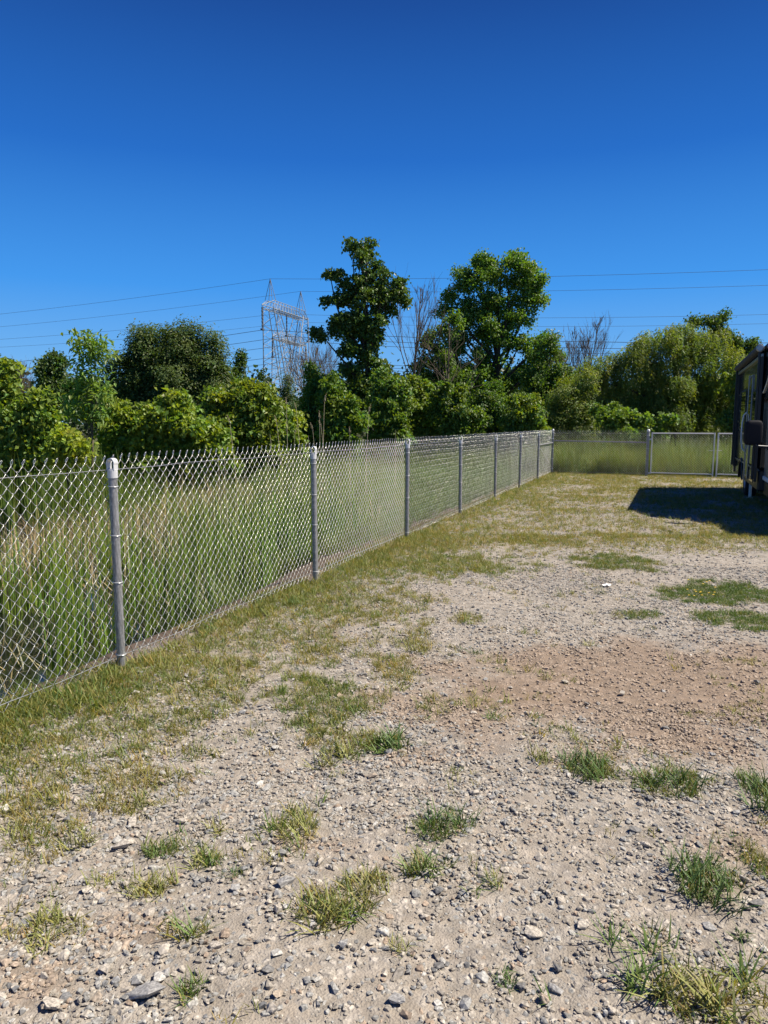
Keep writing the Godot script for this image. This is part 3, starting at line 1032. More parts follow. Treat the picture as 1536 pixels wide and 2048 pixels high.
func pylon(label: String, left_end: Vector3, right_end: Vector3) -> Array:
	var mid := (left_end + right_end) * 0.5
	var length := left_end.distance_to(right_end)
	var dir := (right_end - left_end)
	dir.y = 0
	dir = dir.normalized()
	var across := dir.cross(Vector3.UP).normalized()
	var h := mid.y
	var k := length / 24.0
	var t := thing("pylon", label, "pylon", Vector3(mid.x, 0, mid.z), Basis(dir, Vector3.UP, across))
	# own axes: x along the crossbeam, z across
	var col := 0.33 * length
	var rr := 0.085 * k
	var wz := 1.3 * k
	for s in [-1.0, 1.0]:
		for z in [-1.0, 1.0]:
			var b := Builder.new()
			var top := Vector3(s * (col + 1.2 * k), h, z * wz)
			var foot := Vector3(s * 4.6 * k, -0.5, z * 4.0 * k)
			var inner := Vector3(s * (col - 1.4 * k), h, z * wz)
			b.bar(top, foot, rr * 1.4, 5)
			b.bar(inner, Vector3(-s * 4.0 * k, h * 0.22, z * 3.2 * k), rr * 1.2, 5)
			lattice(b, inner, Vector3(s * 1.2 * k, h * 0.52, z * 2.3 * k), top, top.lerp(foot, 0.52), 6, rr * 0.6)
			lattice(b, Vector3(s * 1.2 * k, h * 0.52, z * 2.3 * k), Vector3(-s * 4.0 * k, h * 0.22, z * 3.2 * k), top.lerp(foot, 0.5), top.lerp(foot, 0.85), 4, rr * 0.55)
			part("leg", b.mesh(), M.steel_far, t)
		var side := Builder.new()
		lattice(side, Vector3(s * (col + 1.2 * k), h, -wz), Vector3(s * 4.6 * k, 0, -4.0 * k), Vector3(s * (col + 1.2 * k), h, wz), Vector3(s * 4.6 * k, 0, 4.0 * k), 7, rr * 0.6)
		part("bracing", side.mesh(), M.steel_far, t)
		var peak := Builder.new()
		for x in [-0.9, 0.9]:
			for z in [-0.9, 0.9]:
				peak.bar(Vector3(s * col + x * k, h + 1.4 * k, z * k), Vector3(s * col, h + 6.2 * k, 0), rr * 0.8, 4)
		for y in [2.6, 4.0]:
			peak.bar(Vector3(s * col - 0.6 * k, h + y * k, 0), Vector3(s * col + 0.6 * k, h + y * k, 0), rr * 0.5, 4)
		part("earth_wire_peak", peak.mesh(), M.steel_far, t)
	var beam := Builder.new()
	var e := length * 0.5
	var low_l := Vector3(-e, h, 0)
	for z in [-1.0, 1.0]:
		beam.bar(Vector3(-e, h, 0), Vector3(-col - 1.5 * k, h - 0.4 * k, z * wz), rr, 4)
		beam.bar(Vector3(-col - 1.5 * k, h - 0.4 * k, z * wz), Vector3(col + 1.5 * k, h - 0.4 * k, z * wz), rr * 1.2, 4)
		beam.bar(Vector3(e, h, 0), Vector3(col + 1.5 * k, h - 0.4 * k, z * wz), rr, 4)
		beam.bar(Vector3(-e, h, 0), Vector3(-col, h + 1.5 * k, z * wz * 0.7), rr, 4)
		beam.bar(Vector3(-col, h + 1.5 * k, z * wz * 0.7), Vector3(col, h + 1.5 * k, z * wz * 0.7), rr, 4)
		beam.bar(Vector3(e, h, 0), Vector3(col, h + 1.5 * k, z * wz * 0.7), rr, 4)
		lattice(beam, Vector3(-col - 1.5 * k, h - 0.4 * k, z * wz), Vector3(col + 1.5 * k, h - 0.4 * k, z * wz), Vector3(-col, h + 1.5 * k, z * wz * 0.7), Vector3(col, h + 1.5 * k, z * wz * 0.7), 12, rr * 0.6)
	lattice(beam, Vector3(-col, h - 0.4 * k, -wz), Vector3(col, h - 0.4 * k, -wz), Vector3(-col, h - 0.4 * k, wz), Vector3(col, h - 0.4 * k, wz), 10, rr * 0.6)
	part("crossbeam", beam.mesh(), M.steel_far, t)
	for z in [-1.0, 1.0]:
		var belt := Builder.new()
		belt.bar(Vector3(-3.6 * k, h * 0.25, z * 3.2 * k), Vector3(3.6 * k, h * 0.25, z * 3.2 * k), rr, 4)
		part("belt_brace", belt.mesh(), M.steel_far, t)
	var ends := []
	for x in [-e, 0.0, e]:
		var ins := Builder.new()
		var prof := []
		for j in 13:
			prof.append(Vector2((0.20 if j % 2 == 0 else 0.13) * k, -4.6 * k * j / 12.0))
		prof.reverse()
		ins.lathe(Vector3(x, h - 0.6 * k, 0), Vector3.UP, prof, 8)
		ins.bar(Vector3(x, h, 0), Vector3(x, h - 0.7 * k, 0), 0.05 * k, 4)
		ins.box(Vector3(x - 0.45 * k, h - 5.5 * k, -0.3 * k), Vector3(x + 0.45 * k, h - 5.1 * k, 0.3 * k), 0.05)
		part("insulator", ins.mesh(), M.insulator, t)
		ends.append(t.transform * Vector3(x, h - 5.4 * k, 0))
	for s in [-1.0, 1.0]:
		ends.append(t.transform * Vector3(s * col, h + 6.2 * k, 0))
	return [ends, across]

func cable(label: String, group: String, from: Vector3, way: Vector3, span_left: float, span_right: float, sag: float, r: float) -> void:
	var b := Builder.new()
	for q in [[-1.0, span_left], [1.0, span_right]]:
		var pts := PackedVector3Array()
		for k in 25:
			var t: float = k / 24.0
			pts.append(from + way * float(q[0]) * float(q[1]) * t - Vector3(0, sag * 4.0 * t * (1.0 - t), 0))
		b.tube(pts, PackedFloat32Array([r]), 5, false)
	tag(part("power_cable", b.mesh(), M.cable), label, "cable", group)

func build_towers() -> void:
	var a := pylon("nearer steel lattice pylon with three hanging insulators on a long crossbeam", at_depth(524, 612, 168), at_depth(616, 637, 192))
	var f := pylon("farther steel lattice pylon half hidden behind the nearer one", at_depth(545, 673, 226), at_depth(611, 691, 254))
	for q in [[a, 0.055, "nearer pylon"], [f, 0.065, "farther pylon"]]:
		var ends: Array = q[0][0]
		var way: Vector3 = q[0][1]
		if way.x < 0: way = -way
		for k in 5:
			var sag := 7.5 if k < 3 else 5.5
			cable("thin overhead power cable hung from the insulators of the %s" % q[2] if k < 3 else "thin earth wire strung from peak to peak of the %s" % q[2],
				"cables of the " + q[2] if k < 3 else "earth wires of the " + q[2], ends[k], way, 320, 320, sag, q[1] if k < 3 else q[1] * 0.6)

# ------------------------------------------------------------------ trees and shrubs
func rand_dir() -> Vector3:
	var z := rng.randf_range(-1, 1)
	var a := rng.randf() * TAU
	var r := sqrt(1.0 - z * z)
	return Vector3(r * cos(a), z, r * sin(a))

# a spray of folded leaves about one metre across in its own axes, to be scaled down
func leaf_spray(count: int, length: float, width: float, droop: float, seed_: int) -> ArrayMesh:
	var r := RandomNumberGenerator.new()
	r.seed = seed_
	var b := Builder.new()
	for k in count:
		var p := Vector3(r.randfn(0, 0.36), r.randfn(0, 0.30), r.randfn(0, 0.36))
		var yaw := r.randf() * TAU
		var out := Vector3(cos(yaw), r.randf_range(-0.7, 0.35) - droop, sin(yaw)).normalized()
		var side := out.cross(Vector3.UP).normalized().rotated(out, r.randf_range(-0.75, 0.75))
		var up := side.cross(out)
		var l := length * r.randf_range(0.65, 1.25)
		var w := width * r.randf_range(0.75, 1.2)
		b.tint = Color(1, 1, 1) * r.randf_range(0.72, 1.2)
		b.tint = b.tint * Color(r.randf_range(0.9, 1.15), 1, r.randf_range(0.8, 1.1))
		b.tint.a = 1.0
		var tip := p + out * l - up * l * 0.12
		var lf := p + out * l * 0.42 + side * w + up * w * 0.35
		var rt := p + out * l * 0.42 - side * w + up * w * 0.35
		b.tri(p, lf, tip)
		b.tri(p, tip, rt)
	return b.mesh()

# a hanging willow twig: narrow leaves along a drooping string
func willow_strand(seed_: int) -> ArrayMesh:
	var r := RandomNumberGenerator.new()
	r.seed = seed_
	var b := Builder.new()
	for s in 3:
		var root := Vector3(r.randf_range(-0.2, 0.2), 0, r.randf_range(-0.2, 0.2))
		var lean := Vector3(r.randf_range(-0.25, 0.25), 0, r.randf_range(-0.25, 0.25))
		for k in 13:
			var t := k / 12.0
			var p := root + lean * t + Vector3(0, 0.12 * sin(t * 2.2) - t * 0.85, 0)
			var yaw := r.randf() * TAU
			var out := Vector3(cos(yaw), r.randf_range(-1.3, -0.3), sin(yaw)).normalized()
			var side := out.cross(Vector3.UP).normalized().rotated(out, r.randf_range(-1.0, 1.0))
			var l := r.randf_range(0.13, 0.22)
			b.tint = Color(1, 1, 1) * r.randf_range(0.75, 1.25)
			b.tint.a = 1.0
			var up := side.cross(out)
			b.tri(p, p + out * l * 0.45 + side * 0.026 + up * 0.012, p + out * l)
			b.tri(p, p + out * l, p + out * l * 0.45 - side * 0.026 + up * 0.012)
	return b.mesh()

var sprays := {}

func limb(b: Builder, from: Vector3, to: Vector3, r0: float, r1: float, bend: float) -> PackedVector3Array:
	var pts := PackedVector3Array()
	var radii := PackedFloat32Array()
	var steps := 7
	var off := rand_dir() * bend
	for k in steps + 1:
		var t := k / float(steps)
		pts.append(from.lerp(to, t) + off * sin(t * PI) + rand_dir() * bend * 0.08)
		radii.append(lerpf(r0, r1, t))
	b.tube(pts, radii, 7)
	return pts

# blobs are [pixel x, pixel y, half width, half height, (depth shift)] at the tree's distance
func leafy(called: String, label: String, category: String, group: String, depth: float, root_px: float, blobs: Array, o: Dictionary) -> Node3D:
	var px := depth / FOCAL
	var base := at_depth(root_px, 1024, depth)
	base.y = ground_height(base.x, base.z) - 0.08
	var t := thing(called, label, category, base, Basis.IDENTITY, group)
	var kind: String = o.get("leaf", "broad")
	var scale_: float = o.get("size", 0.42)            # metres across a spray
	var clump: float = o.get("clump", 0.5)             # metres across a clump of sprays
	var per: int = o.get("per", 9)
	var fill: float = o.get("fill", 1.0)
	var hue: Color = o.get("color", Color(0.06, 0.11, 0.022))
	if o.get("skirt", false):                          # foliage down to the ground
		for q in blobs.duplicate():
			var y: float = q[1]
			while y < 905.0:
				y += float(q[3]) * 0.9 + 6.0
				blobs.append([q[0] + rng.randf_range(-8, 8), y, maxf(float(q[2]) * 0.85, 22.0), maxf(float(q[3]) * 0.8, 14.0)])
	var flat: float = o.get("flat", 0.7)
	var places := []
	var tints := PackedColorArray()
	var heads := []
	for q in blobs:
		var c := at_depth(q[0], q[1], depth + (q[4] if q.size() > 4 else 0.0))
		var rx: float = q[2] * px
		var ry: float = q[3] * px
		var rz: float = (rx + ry) * 0.5 * o.get("deep", 0.9)
		var area := 4.0 * PI * pow((pow(rx * ry, 1.6) + pow(rx * rz, 1.6) + pow(ry * rz, 1.6)) / 3.0, 1.0 / 1.6)
		var count := maxi(3, int(area / (PI * clump * clump * 0.25) * 0.70 * fill))
		heads.append(c)
		var shoot := Vector3.ZERO
		var reach := 0.0
		for k in count:
			var d := rand_dir()
			var rad := pow(rng.randf_range(0.15, 1.0), 0.42) * (0.86 + 0.34 * noise.get_noise_3d(d.x * 2.4 + c.x * 3.0, d.y * 2.4 + c.y, d.z * 2.4 + c.z))
			if k % 9 < 3 and k > count / 3:            # every so often a leading shoot of three clumps that breaks the outline
				if k % 9 == 0:
					shoot = (d + Vector3.UP * 0.5).normalized()
					reach = rng.randf_range(0.85, 1.0)
				d = shoot
				rad = reach + 0.14 * (k % 9) * clump / maxf(0.35, minf(rx, ry))
			var p := c + Vector3(d.x * rx, d.y * ry, d.z * rz) * rad
			if p.y < base.y + 0.25:
				continue
			var tone := rng.randf_range(0.78, 1.25)
			var warm := rng.randf_range(0.85, 1.25)
			for m in per:
				var e := rand_dir() * pow(rng.randf(), 0.45) * clump * 0.55
				e.y *= flat
				var sc := scale_ * rng.randf_range(0.75, 1.25)
				var up := (Vector3.UP * 1.2 + d * 0.9 + rand_dir() * 0.6).normalized()
				if kind == "willow":
					up = (Vector3.UP * 2.0 + rand_dir() * 0.3).normalized()
				var bas := Basis(Quaternion(Vector3.UP, up)) * Basis(Vector3.UP, rng.randf() * TAU)
				places.append(Transform3D(bas.scaled(Vector3(sc, sc, sc)), p + e - base))
				var f := tone * rng.randf_range(0.88, 1.12)
				f *= o.get("bright", 2.3)
				tints.append(Color(hue.r * f * warm * 1.1, hue.g * f, hue.b * f * 0.9 / warm))
	part(o.get("foliage", "crown"), merged(sprays[kind], places, tints), M[o.get("mat", "leaf")], t)
	total_sprays += places.size()
	# trunk and limbs
	var top_px: Array = o.get("top", [root_px, 0])
	var trunk_r: float = o.get("trunk", 0.12)
	var tip := at_depth(top_px[0], top_px[1], depth) - base if o.has("top") else (heads[0] as Vector3) - base
	var b := Builder.new()
	var spine := limb(b, Vector3.ZERO, tip, trunk_r, trunk_r * 0.18, trunk_r * 1.2)
	part(o.get("stem", "trunk"), b.mesh(), M[o.get("bark", "bark")], t)
	var most: int = o.get("limbs", 8)
	for k in mini(most, heads.size()):
		var head: Vector3 = (heads[k] as Vector3) - base
		var at := clampf(head.y / maxf(tip.y, 0.1) * 0.6, 0.12, 0.85)
		var j := at * (spine.size() - 1)
		var from := spine[int(j)].lerp(spine[mini(int(j) + 1, spine.size() - 1)], j - int(j))
		if from.distance_to(head) < 0.3:
			continue
		var lb := Builder.new()
		limb(lb, from, head, trunk_r * 0.4, trunk_r * 0.08, from.distance_to(head) * 0.1)
		part("limb", lb.mesh(), M[o.get("bark", "bark")], t)
	return t

var total_sprays := 0
var total_leaf_triangles := 0

# many turned and tinted copies of one spray joined into a single crown mesh
func merged(spray: ArrayMesh, places: Array, tints: PackedColorArray) -> ArrayMesh:
	var src := spray.surface_get_arrays(0)
	var sv: PackedVector3Array = src[Mesh.ARRAY_VERTEX]
	var sn: PackedVector3Array = src[Mesh.ARRAY_NORMAL]
	var sc: PackedColorArray = src[Mesh.ARRAY_COLOR]
	var dyed := []
	for k in mini(40, tints.size()):
		var w := tints[(k * 97) % tints.size()]
		var a := PackedColorArray()
		for c in sc:
			a.append(Color(c.r * w.r, c.g * w.g, c.b * w.b))
		dyed.append(a)
	var v := PackedVector3Array()
	var n := PackedVector3Array()
	var c := PackedColorArray()
	var per_clump := 5
	for k in places.size():
		var t: Transform3D = places[k]
		v.append_array(t * sv)
		n.append_array(Transform3D(t.basis.orthonormalized(), Vector3.ZERO) * sn)
		c.append_array(dyed[(k / per_clump * 7 + k % 2) % dyed.size()])
	var arrays := []
	arrays.resize(Mesh.ARRAY_MAX)
	arrays[Mesh.ARRAY_VERTEX] = v
	arrays[Mesh.ARRAY_NORMAL] = n
	arrays[Mesh.ARRAY_COLOR] = c
	var m := ArrayMesh.new()
	m.add_surface_from_arrays(Mesh.PRIMITIVE_TRIANGLES, arrays)
	total_leaf_triangles += v.size() / 3
	return m

func twigs(b: Builder, from: Vector3, dir: Vector3, length: float, r: float, level: int, spread: float) -> void:
	var pts := PackedVector3Array([from])
	var radii := PackedFloat32Array([r])
	var p := from
	var d := dir
	var steps := 5
	for k in steps:
		d = (d + rand_dir() * 0.10 + Vector3.UP * 0.05).normalized()
		p += d * length / steps
		pts.append(p)
		radii.append(lerpf(r, r * 0.35, (k + 1.0) / steps))
	b.tube(pts, radii, 5 if level > 1 else 4)
	if level <= 0:
		return
	var count := 5 if level > 1 else 4
	for k in count:
		var t := rng.randf_range(0.3, 0.98)
		var j := t * steps
		var at := pts[int(j)].lerp(pts[mini(int(j) + 1, steps)], j - int(j))
		var side := d.cross(rand_dir()).normalized()
		twigs(b, at, (d * (1.0 - spread * 0.5) + side * spread).normalized(), length * rng.randf_range(0.35, 0.6), maxf(r * 0.42, 0.006), level - 1, spread)

func bare(label: String, depth: float, foot: Array, top: Array, r: float, levels: int, spread: float, stems := 1) -> void:
	var base := at_depth(foot[0], foot[1], depth)
	base.y = ground_height(base.x, base.z) - 0.05
	var t := thing("bare_tree", label, "bare tree", base, Basis.IDENTITY, "leafless trees among the green ones")
	var tip := at_depth(top[0], top[1], depth) - base
	for k in stems:
		var b := Builder.new()
		var lean := Vector3(rng.randf_range(-0.12, 0.12), 0, rng.randf_range(-0.12, 0.12)) * (0.0 if stems == 1 else 1.0)
		var way := (tip.normalized() + lean).normalized()
		var length := tip.length() * rng.randf_range(0.85, 1.0)
		var pts := PackedVector3Array()
		var radii := PackedFloat32Array()
		for j in 9:
			var u := j / 8.0
			pts.append(way * length * u + rand_dir() * 0.05 * u)
			radii.append(lerpf(r, r * 0.15, u))
		b.tube(pts, radii, 7)
		part("trunk", b.mesh(), M.grey_bark, t)
		var c := Builder.new()
		for j in 18:
			var u := rng.randf_range(0.3, 0.97)
			var side := way.cross(rand_dir()).normalized()
			twigs(c, way * length * u, (way * 0.9 + side * spread).normalized(), length * (1.05 - u) * rng.randf_range(0.45, 0.75), r * lerpf(0.4, 0.15, u), levels, spread * 0.75)
		part("branches", c.mesh(), M.grey_bark, t)

func build_trees() -> void:
	sprays.broad = leaf_spray(12, 0.42, 0.15, 0.55, 1)
	sprays.small = leaf_spray(20, 0.27, 0.075, 0.0, 2)
	sprays.ash = leaf_spray(12, 0.55, 0.10, 0.35, 3)
	sprays.willow = willow_strand(4)
	sprays.oak = leaf_spray(16, 0.34, 0.12, 0.45, 5)

	leafy("vine_clad_tree", "tall dark tree wrapped in vines rising above the scrub", "tree", "", 30.0, 738, [
		[724, 515, 26, 30], [706, 492, 12, 14], [738, 487, 10, 10], [716, 560, 26, 32], [768, 545, 8, 20], [760, 575, 22, 20], [790, 580, 24, 22],
		[735, 605, 52, 34], [688, 600, 26, 26], [675, 555, 9, 12], [660, 545, 10, 5], [722, 650, 48, 38], [772, 612, 32, 24], [715, 700, 38, 38],
		[674, 658, 22, 16], [644, 668, 14, 8], [745, 685, 28, 34], [724, 755, 30, 36], [692, 690, 24, 22], [732, 805, 40, 36], [700, 640, 36, 26], [742, 555, 18, 16], [692, 568, 10, 12], [808, 600, 12, 10], [800, 560, 8, 8], [752, 530, 6, 10], [655, 600, 8, 8], [632, 662, 8, 5], [700, 745, 22, 20], [756, 735, 20, 22]],
		{"leaf": "broad", "size": 0.33, "clump": 0.55, "per": 8, "fill": 0.95, "color": Color(0.040, 0.078, 0.020), "top": [722, 500], "trunk": 0.17, "limbs": 16, "mat": "shiny_leaf", "bright": 2.3})

	leafy("broadleaf_tree", "tall full-crowned green tree standing highest behind the fence corner", "tree", "", 38.0, 985, [
		[1010, 540, 70, 28], [945, 555, 45, 32], [1050, 555, 34, 30], [1062, 592, 24, 18], [905, 590, 24, 14], [1000, 600, 62, 26], [895, 618, 22, 8],
		[950, 632, 46, 24], [1042, 632, 42, 24], [1000, 668, 62, 26], [1085, 680, 22, 24], [905, 690, 36, 34], [955, 725, 62, 38], [1072, 735, 40, 40],
		[1113, 712, 12, 14], [970, 780, 70, 40], [1040, 690, 34, 20], [925, 655, 20, 14], [1072, 560, 14, 14], [980, 520, 22, 10], [1030, 515, 26, 9]],
		{"leaf": "oak", "size": 0.42, "clump": 0.85, "per": 12, "fill": 1.0, "flat": 0.55, "color": Color(0.055, 0.105, 0.022), "top": [1000, 560], "trunk": 0.24, "limbs": 18, "bright": 2.9})
	leafy("broadleaf_tree", "mid green leafy tree growing against the dead trunks", "tree", "", 35.0, 868, [
		[870, 690, 28, 30], [850, 730, 36, 32], [900, 745, 40, 40], [868, 780, 46, 36], [905, 650, 20, 26], [880, 660, 14, 14]],
		{"leaf": "oak", "size": 0.38, "clump": 0.7, "per": 9, "color": Color(0.06, 0.115, 0.026), "top": [875, 680], "trunk": 0.10, "limbs": 6})
	leafy("broadleaf_tree", "dark leafy tree leaning out beside the tall full-crowned one", "tree", "", 34.0, 1100, [
		[1095, 700, 26, 34], [1080, 745, 40, 36], [1112, 765, 34, 30], [1090, 800, 46, 30], [1128, 745, 14, 12]],
		{"leaf": "oak", "size": 0.36, "clump": 0.65, "per": 9, "color": Color(0.05, 0.098, 0.024), "top": [1092, 700], "trunk": 0.09, "limbs": 5})

	leafy("willow_tree", "broad weeping willow spreading over the brush behind the gate", "tree", "", 33.0, 1340, [
		[1330, 690, 78, 40], [1395, 688, 62, 40], [1262, 738, 68, 42], [1340, 765, 100, 50], [1432, 755, 52, 58], [1212, 765, 44, 40], [1300, 815, 100, 40],
		[1420, 830, 66, 34], [1180, 795, 32, 34], [1362, 655, 34, 14], [1290, 690, 30, 22], [1465, 800, 36, 50], [1235, 712, 22, 16]],
		{"leaf": "willow", "size": 0.95, "clump": 0.9, "per": 7, "fill": 1.1, "color": Color(0.092, 0.138, 0.042), "bright": 1.95, "top": [1345, 690], "trunk": 0.26, "limbs": 12, "flat": 0.9})
	leafy("broadleaf_tree", "dark tree top showing over the crown of the willow", "tree", "", 42.0, 1425, [
		[1390, 640, 9, 12], [1425, 640, 22, 14], [1446, 632, 12, 12], [1440, 665, 24, 20], [1472, 690, 22, 16], [1500, 690, 16, 14], [1420, 690, 40, 30], [1480, 720, 40, 30]],
		{"leaf": "oak", "size": 0.42, "clump": 0.7, "per": 9, "color": Color(0.045, 0.085, 0.022), "top": [1428, 640], "trunk": 0.14, "limbs": 6})

	leafy("cone_shaped_tree", "dark dense tree with a rounded cone top standing in the meadow", "tree", "", 30.0, 108, [
		[112, 712, 18, 20], [105, 742, 30, 26], [104, 775, 40, 30], [108, 808, 42, 26], [100, 830, 36, 18]],
		{"leaf": "oak", "size": 0.36, "clump": 0.6, "per": 10, "fill": 1.3, "color": Color(0.042, 0.080, 0.026), "top": [112, 705], "trunk": 0.10, "limbs": 4})
	leafy("ash_sapling", "slim sapling with long drooping leaflets standing clear of the shrubs", "sapling", "", 16.0, 186, [
		[178, 688, 18, 18], [186, 720, 18, 16], [198, 700, 10, 14], [180, 752, 26, 14], [162, 782, 30, 18], [200, 785, 32, 18], [180, 820, 40, 26], [150, 815, 24, 18]],
		{"leaf": "ash", "size": 0.30, "clump": 0.42, "per": 5, "fill": 0.55, "color": Color(0.10, 0.175, 0.045), "top": [180, 680], "trunk": 0.030, "limbs": 8, "bark": "grey_bark"})
	leafy("round_shrub", "large dark rounded shrub with upright shoots on its crown", "shrub", "", 24.0, 345, [
		[300, 705, 44, 34], [365, 700, 58, 36], [415, 725, 34, 36], [268, 742, 42, 36], [350, 765, 92, 50], [442, 770, 26, 36], [300, 815, 76, 40], [415, 825, 56, 44],
		[275, 672, 7, 14], [295, 668, 6, 12], [366, 662, 6, 16], [392, 664, 5, 14], [426, 690, 6, 16], [340, 672, 8, 10], [228, 745, 18, 28]],
		{"leaf": "small", "size": 0.34, "clump": 0.5, "per": 9, "fill": 1.25, "color": Color(0.050, 0.085, 0.030), "top": [350, 690], "trunk": 0.09, "limbs": 10, "stem": "stem", "flat": 0.9, "foliage": "foliage", "skirt": true})
	leafy("leafy_shrub", "bright green broad-leaved shrub spreading in front of the dark round one", "shrub", "", 17.0, 320, [
		[310, 832, 62, 40], [258, 852, 46, 32], [380, 852, 52, 36], [345, 800, 30, 22], [230, 815, 24, 26], [430, 868, 40, 30]],
		{"leaf": "broad", "size": 0.30, "clump": 0.40, "per": 8, "fill": 1.1, "color": Color(0.098, 0.158, 0.032), "top": [315, 830], "trunk": 0.03, "limbs": 6, "stem": "stem", "foliage": "foliage", "skirt": true})
	leafy("leafy_shrub", "glossy mid green shrub at the right foot of the dark round one", "shrub", "", 19.0, 475, [
		[432, 800, 34, 40], [490, 795, 40, 36], [540, 825, 28, 38], [470, 850, 62, 36], [420, 840, 34, 34], [520, 780, 20, 18]],
		{"leaf": "broad", "size": 0.30, "clump": 0.42, "per": 8, "fill": 1.1, "color": Color(0.085, 0.135, 0.028), "top": [480, 800], "trunk": 0.035, "limbs": 6, "stem": "stem", "foliage": "foliage", "skirt": true})
	leafy("leafy_shrub", "light green shrub at the edge of the meadow by the dark cone-shaped tree", "shrub", "", 13.5, 30, [
		[8, 735, 22, 20], [18, 775, 32, 24], [30, 815, 44, 28], [62, 845, 26, 24], [4, 850, 36, 34], [78, 795, 24, 16], [40, 880, 20, 26], [-30, 790, 40, 60], [-40, 860, 50, 50], [95, 830, 18, 16]],
		{"leaf": "broad", "size": 0.26, "clump": 0.36, "per": 7, "fill": 1.0, "color": Color(0.090, 0.152, 0.034), "top": [14, 745], "trunk": 0.028, "limbs": 10, "stem": "stem", "foliage": "foliage", "skirt": true})
	leafy("leafy_shrub", "small yellow-green bush low in the cattails", "shrub", "", 12.0, 130, [[130, 868, 30, 18], [158, 888, 26, 16], [120, 895, 20, 14]],
		{"leaf": "broad", "size": 0.22, "clump": 0.3, "per": 6, "color": Color(0.13, 0.18, 0.03), "top": [135, 870], "trunk": 0.018, "limbs": 3, "stem": "stem", "foliage": "foliage", "skirt": true})
	leafy("slender_tree", "slender leafy pole of a tree beside the round shrub", "tree", "", 30.0, 482, [[484, 708, 4, 10], [479, 725, 7, 12], [476, 742, 6, 12], [480, 770, 14, 20]],
		{"leaf": "oak", "size": 0.30, "clump": 0.35, "per": 7, "fill": 1.2, "color": Color(0.045, 0.085, 0.025), "top": [483, 705], "trunk": 0.05, "limbs": 2})
	leafy("conifer", "small pointed conifer standing in front of the pylons' feet", "tree", "", 45.0, 575, [[575, 758, 4, 8], [575, 772, 9, 10], [575, 790, 14, 14], [575, 812, 18, 16]],
		{"leaf": "small", "size": 0.4, "clump": 0.5, "per": 8, "fill": 1.3, "color": Color(0.045, 0.085, 0.038), "top": [575, 752], "trunk": 0.09, "limbs": 0})

	# scrub along the foot of the trees
	var scrub := [
		[548, 25.0, [[520, 790, 26, 26], [545, 820, 34, 34], [580, 845, 36, 26]], Color(0.10, 0.155, 0.032), "yellowish green scrub bush left of the pylons' feet", "broad"],
		[635, 31.0, [[626, 745, 16, 22], [640, 780, 32, 34], [618, 820, 36, 34], [655, 820, 34, 34]], Color(0.070, 0.13, 0.028), "upright scrub bush between the pylons and the vine-clad tree", "oak"],
		[690, 27.0, [[680, 805, 34, 34], [700, 840, 44, 26], [665, 770, 22, 22]], Color(0.065, 0.12, 0.026), "leafy scrub bush left of the vine-clad tree's foot", "broad"],
		[780, 28.0, [[775, 775, 34, 30], [790, 815, 44, 38], [760, 840, 40, 26]], Color(0.062, 0.115, 0.028), "leafy scrub bush right of the vine-clad tree's foot", "broad"],
		[845, 30.0, [[835, 790, 34, 34], [855, 830, 48, 30], [815, 835, 30, 26]], Color(0.085, 0.135, 0.030), "light green scrub bush under the tallest bare tree", "broad"],
		[915, 29.0, [[905, 800, 40, 34], [930, 835, 50, 28], [885, 835, 36, 24]], Color(0.058, 0.108, 0.026), "dark scrub bush below the dead trunks", "broad"],
		[990, 31.0, [[975, 815, 44, 34], [1010, 835, 46, 26]], Color(0.048, 0.09, 0.024), "deep green scrub bush under the full-crowned tree", "oak"],
		[1055, 29.0, [[1045, 810, 40, 32], [1068, 840, 42, 22], [1030, 840, 30, 22]], Color(0.075, 0.125, 0.030), "mid green scrub bush behind the fence corner", "broad"],
		[1135, 31.0, [[1125, 790, 34, 34], [1148, 825, 40, 32], [1108, 835, 32, 24], [1170, 760, 26, 26]], Color(0.085, 0.130, 0.038), "grey-green scrub bush between the fence corner and the willow", "small"],
		[1240, 27.5, [[1235, 835, 50, 24], [1290, 842, 40, 18]], Color(0.070, 0.120, 0.030), "low broad-leaved bush at the foot of the willow", "broad"],
		[1500, 30.0, [[1490, 780, 36, 50], [1510, 730, 26, 30], [1530, 800, 40, 60], [1480, 840, 40, 26]], Color(0.075, 0.125, 0.032), "tall scrub bush showing behind the motorhome", "broad"]]
	for q in scrub:
		leafy("scrub_bush", q[4], "bush", "scrub along the foot of the trees", q[1], q[0], q[2], {"leaf": q[5], "size": 0.34, "clump": 0.52, "per": 8, "fill": 1.05, "color": q[3], "top": [q[0], q[2][0][1]], "trunk": 0.045, "limbs": 4, "stem": "stem", "foliage": "foliage", "skirt": true})

	bare("tall bare tree with fine upswept twigs between the two highest trees", 34.0, [812, 862], [846, 556], 0.10, 2, 0.42)
	bare("pale dead tree with broken side branches in front of the full-crowned tree", 33.0, [892, 862], [898, 628], 0.09, 1, 0.75)
	bare("bare many-stemmed tree left of the willow", 36.0, [1155, 850], [1166, 640], 0.05, 2, 0.36, 4)
	bare("thin bare tree just right of the pylons", 36.0, [632, 850], [612, 690], 0.05, 2, 0.4, 2)
	bare("thin bare tree behind the left of the vine-clad tree", 40.0, [662, 850], [656, 690], 0.05, 2, 0.42, 2)
	bare("small bare tree beyond the meadow shrub", 44.0, [30, 850], [34, 712], 0.05, 2, 0.4, 2)

	# far wood closing the meadow: one mass
	var places := []
	var tints := PackedColorArray()
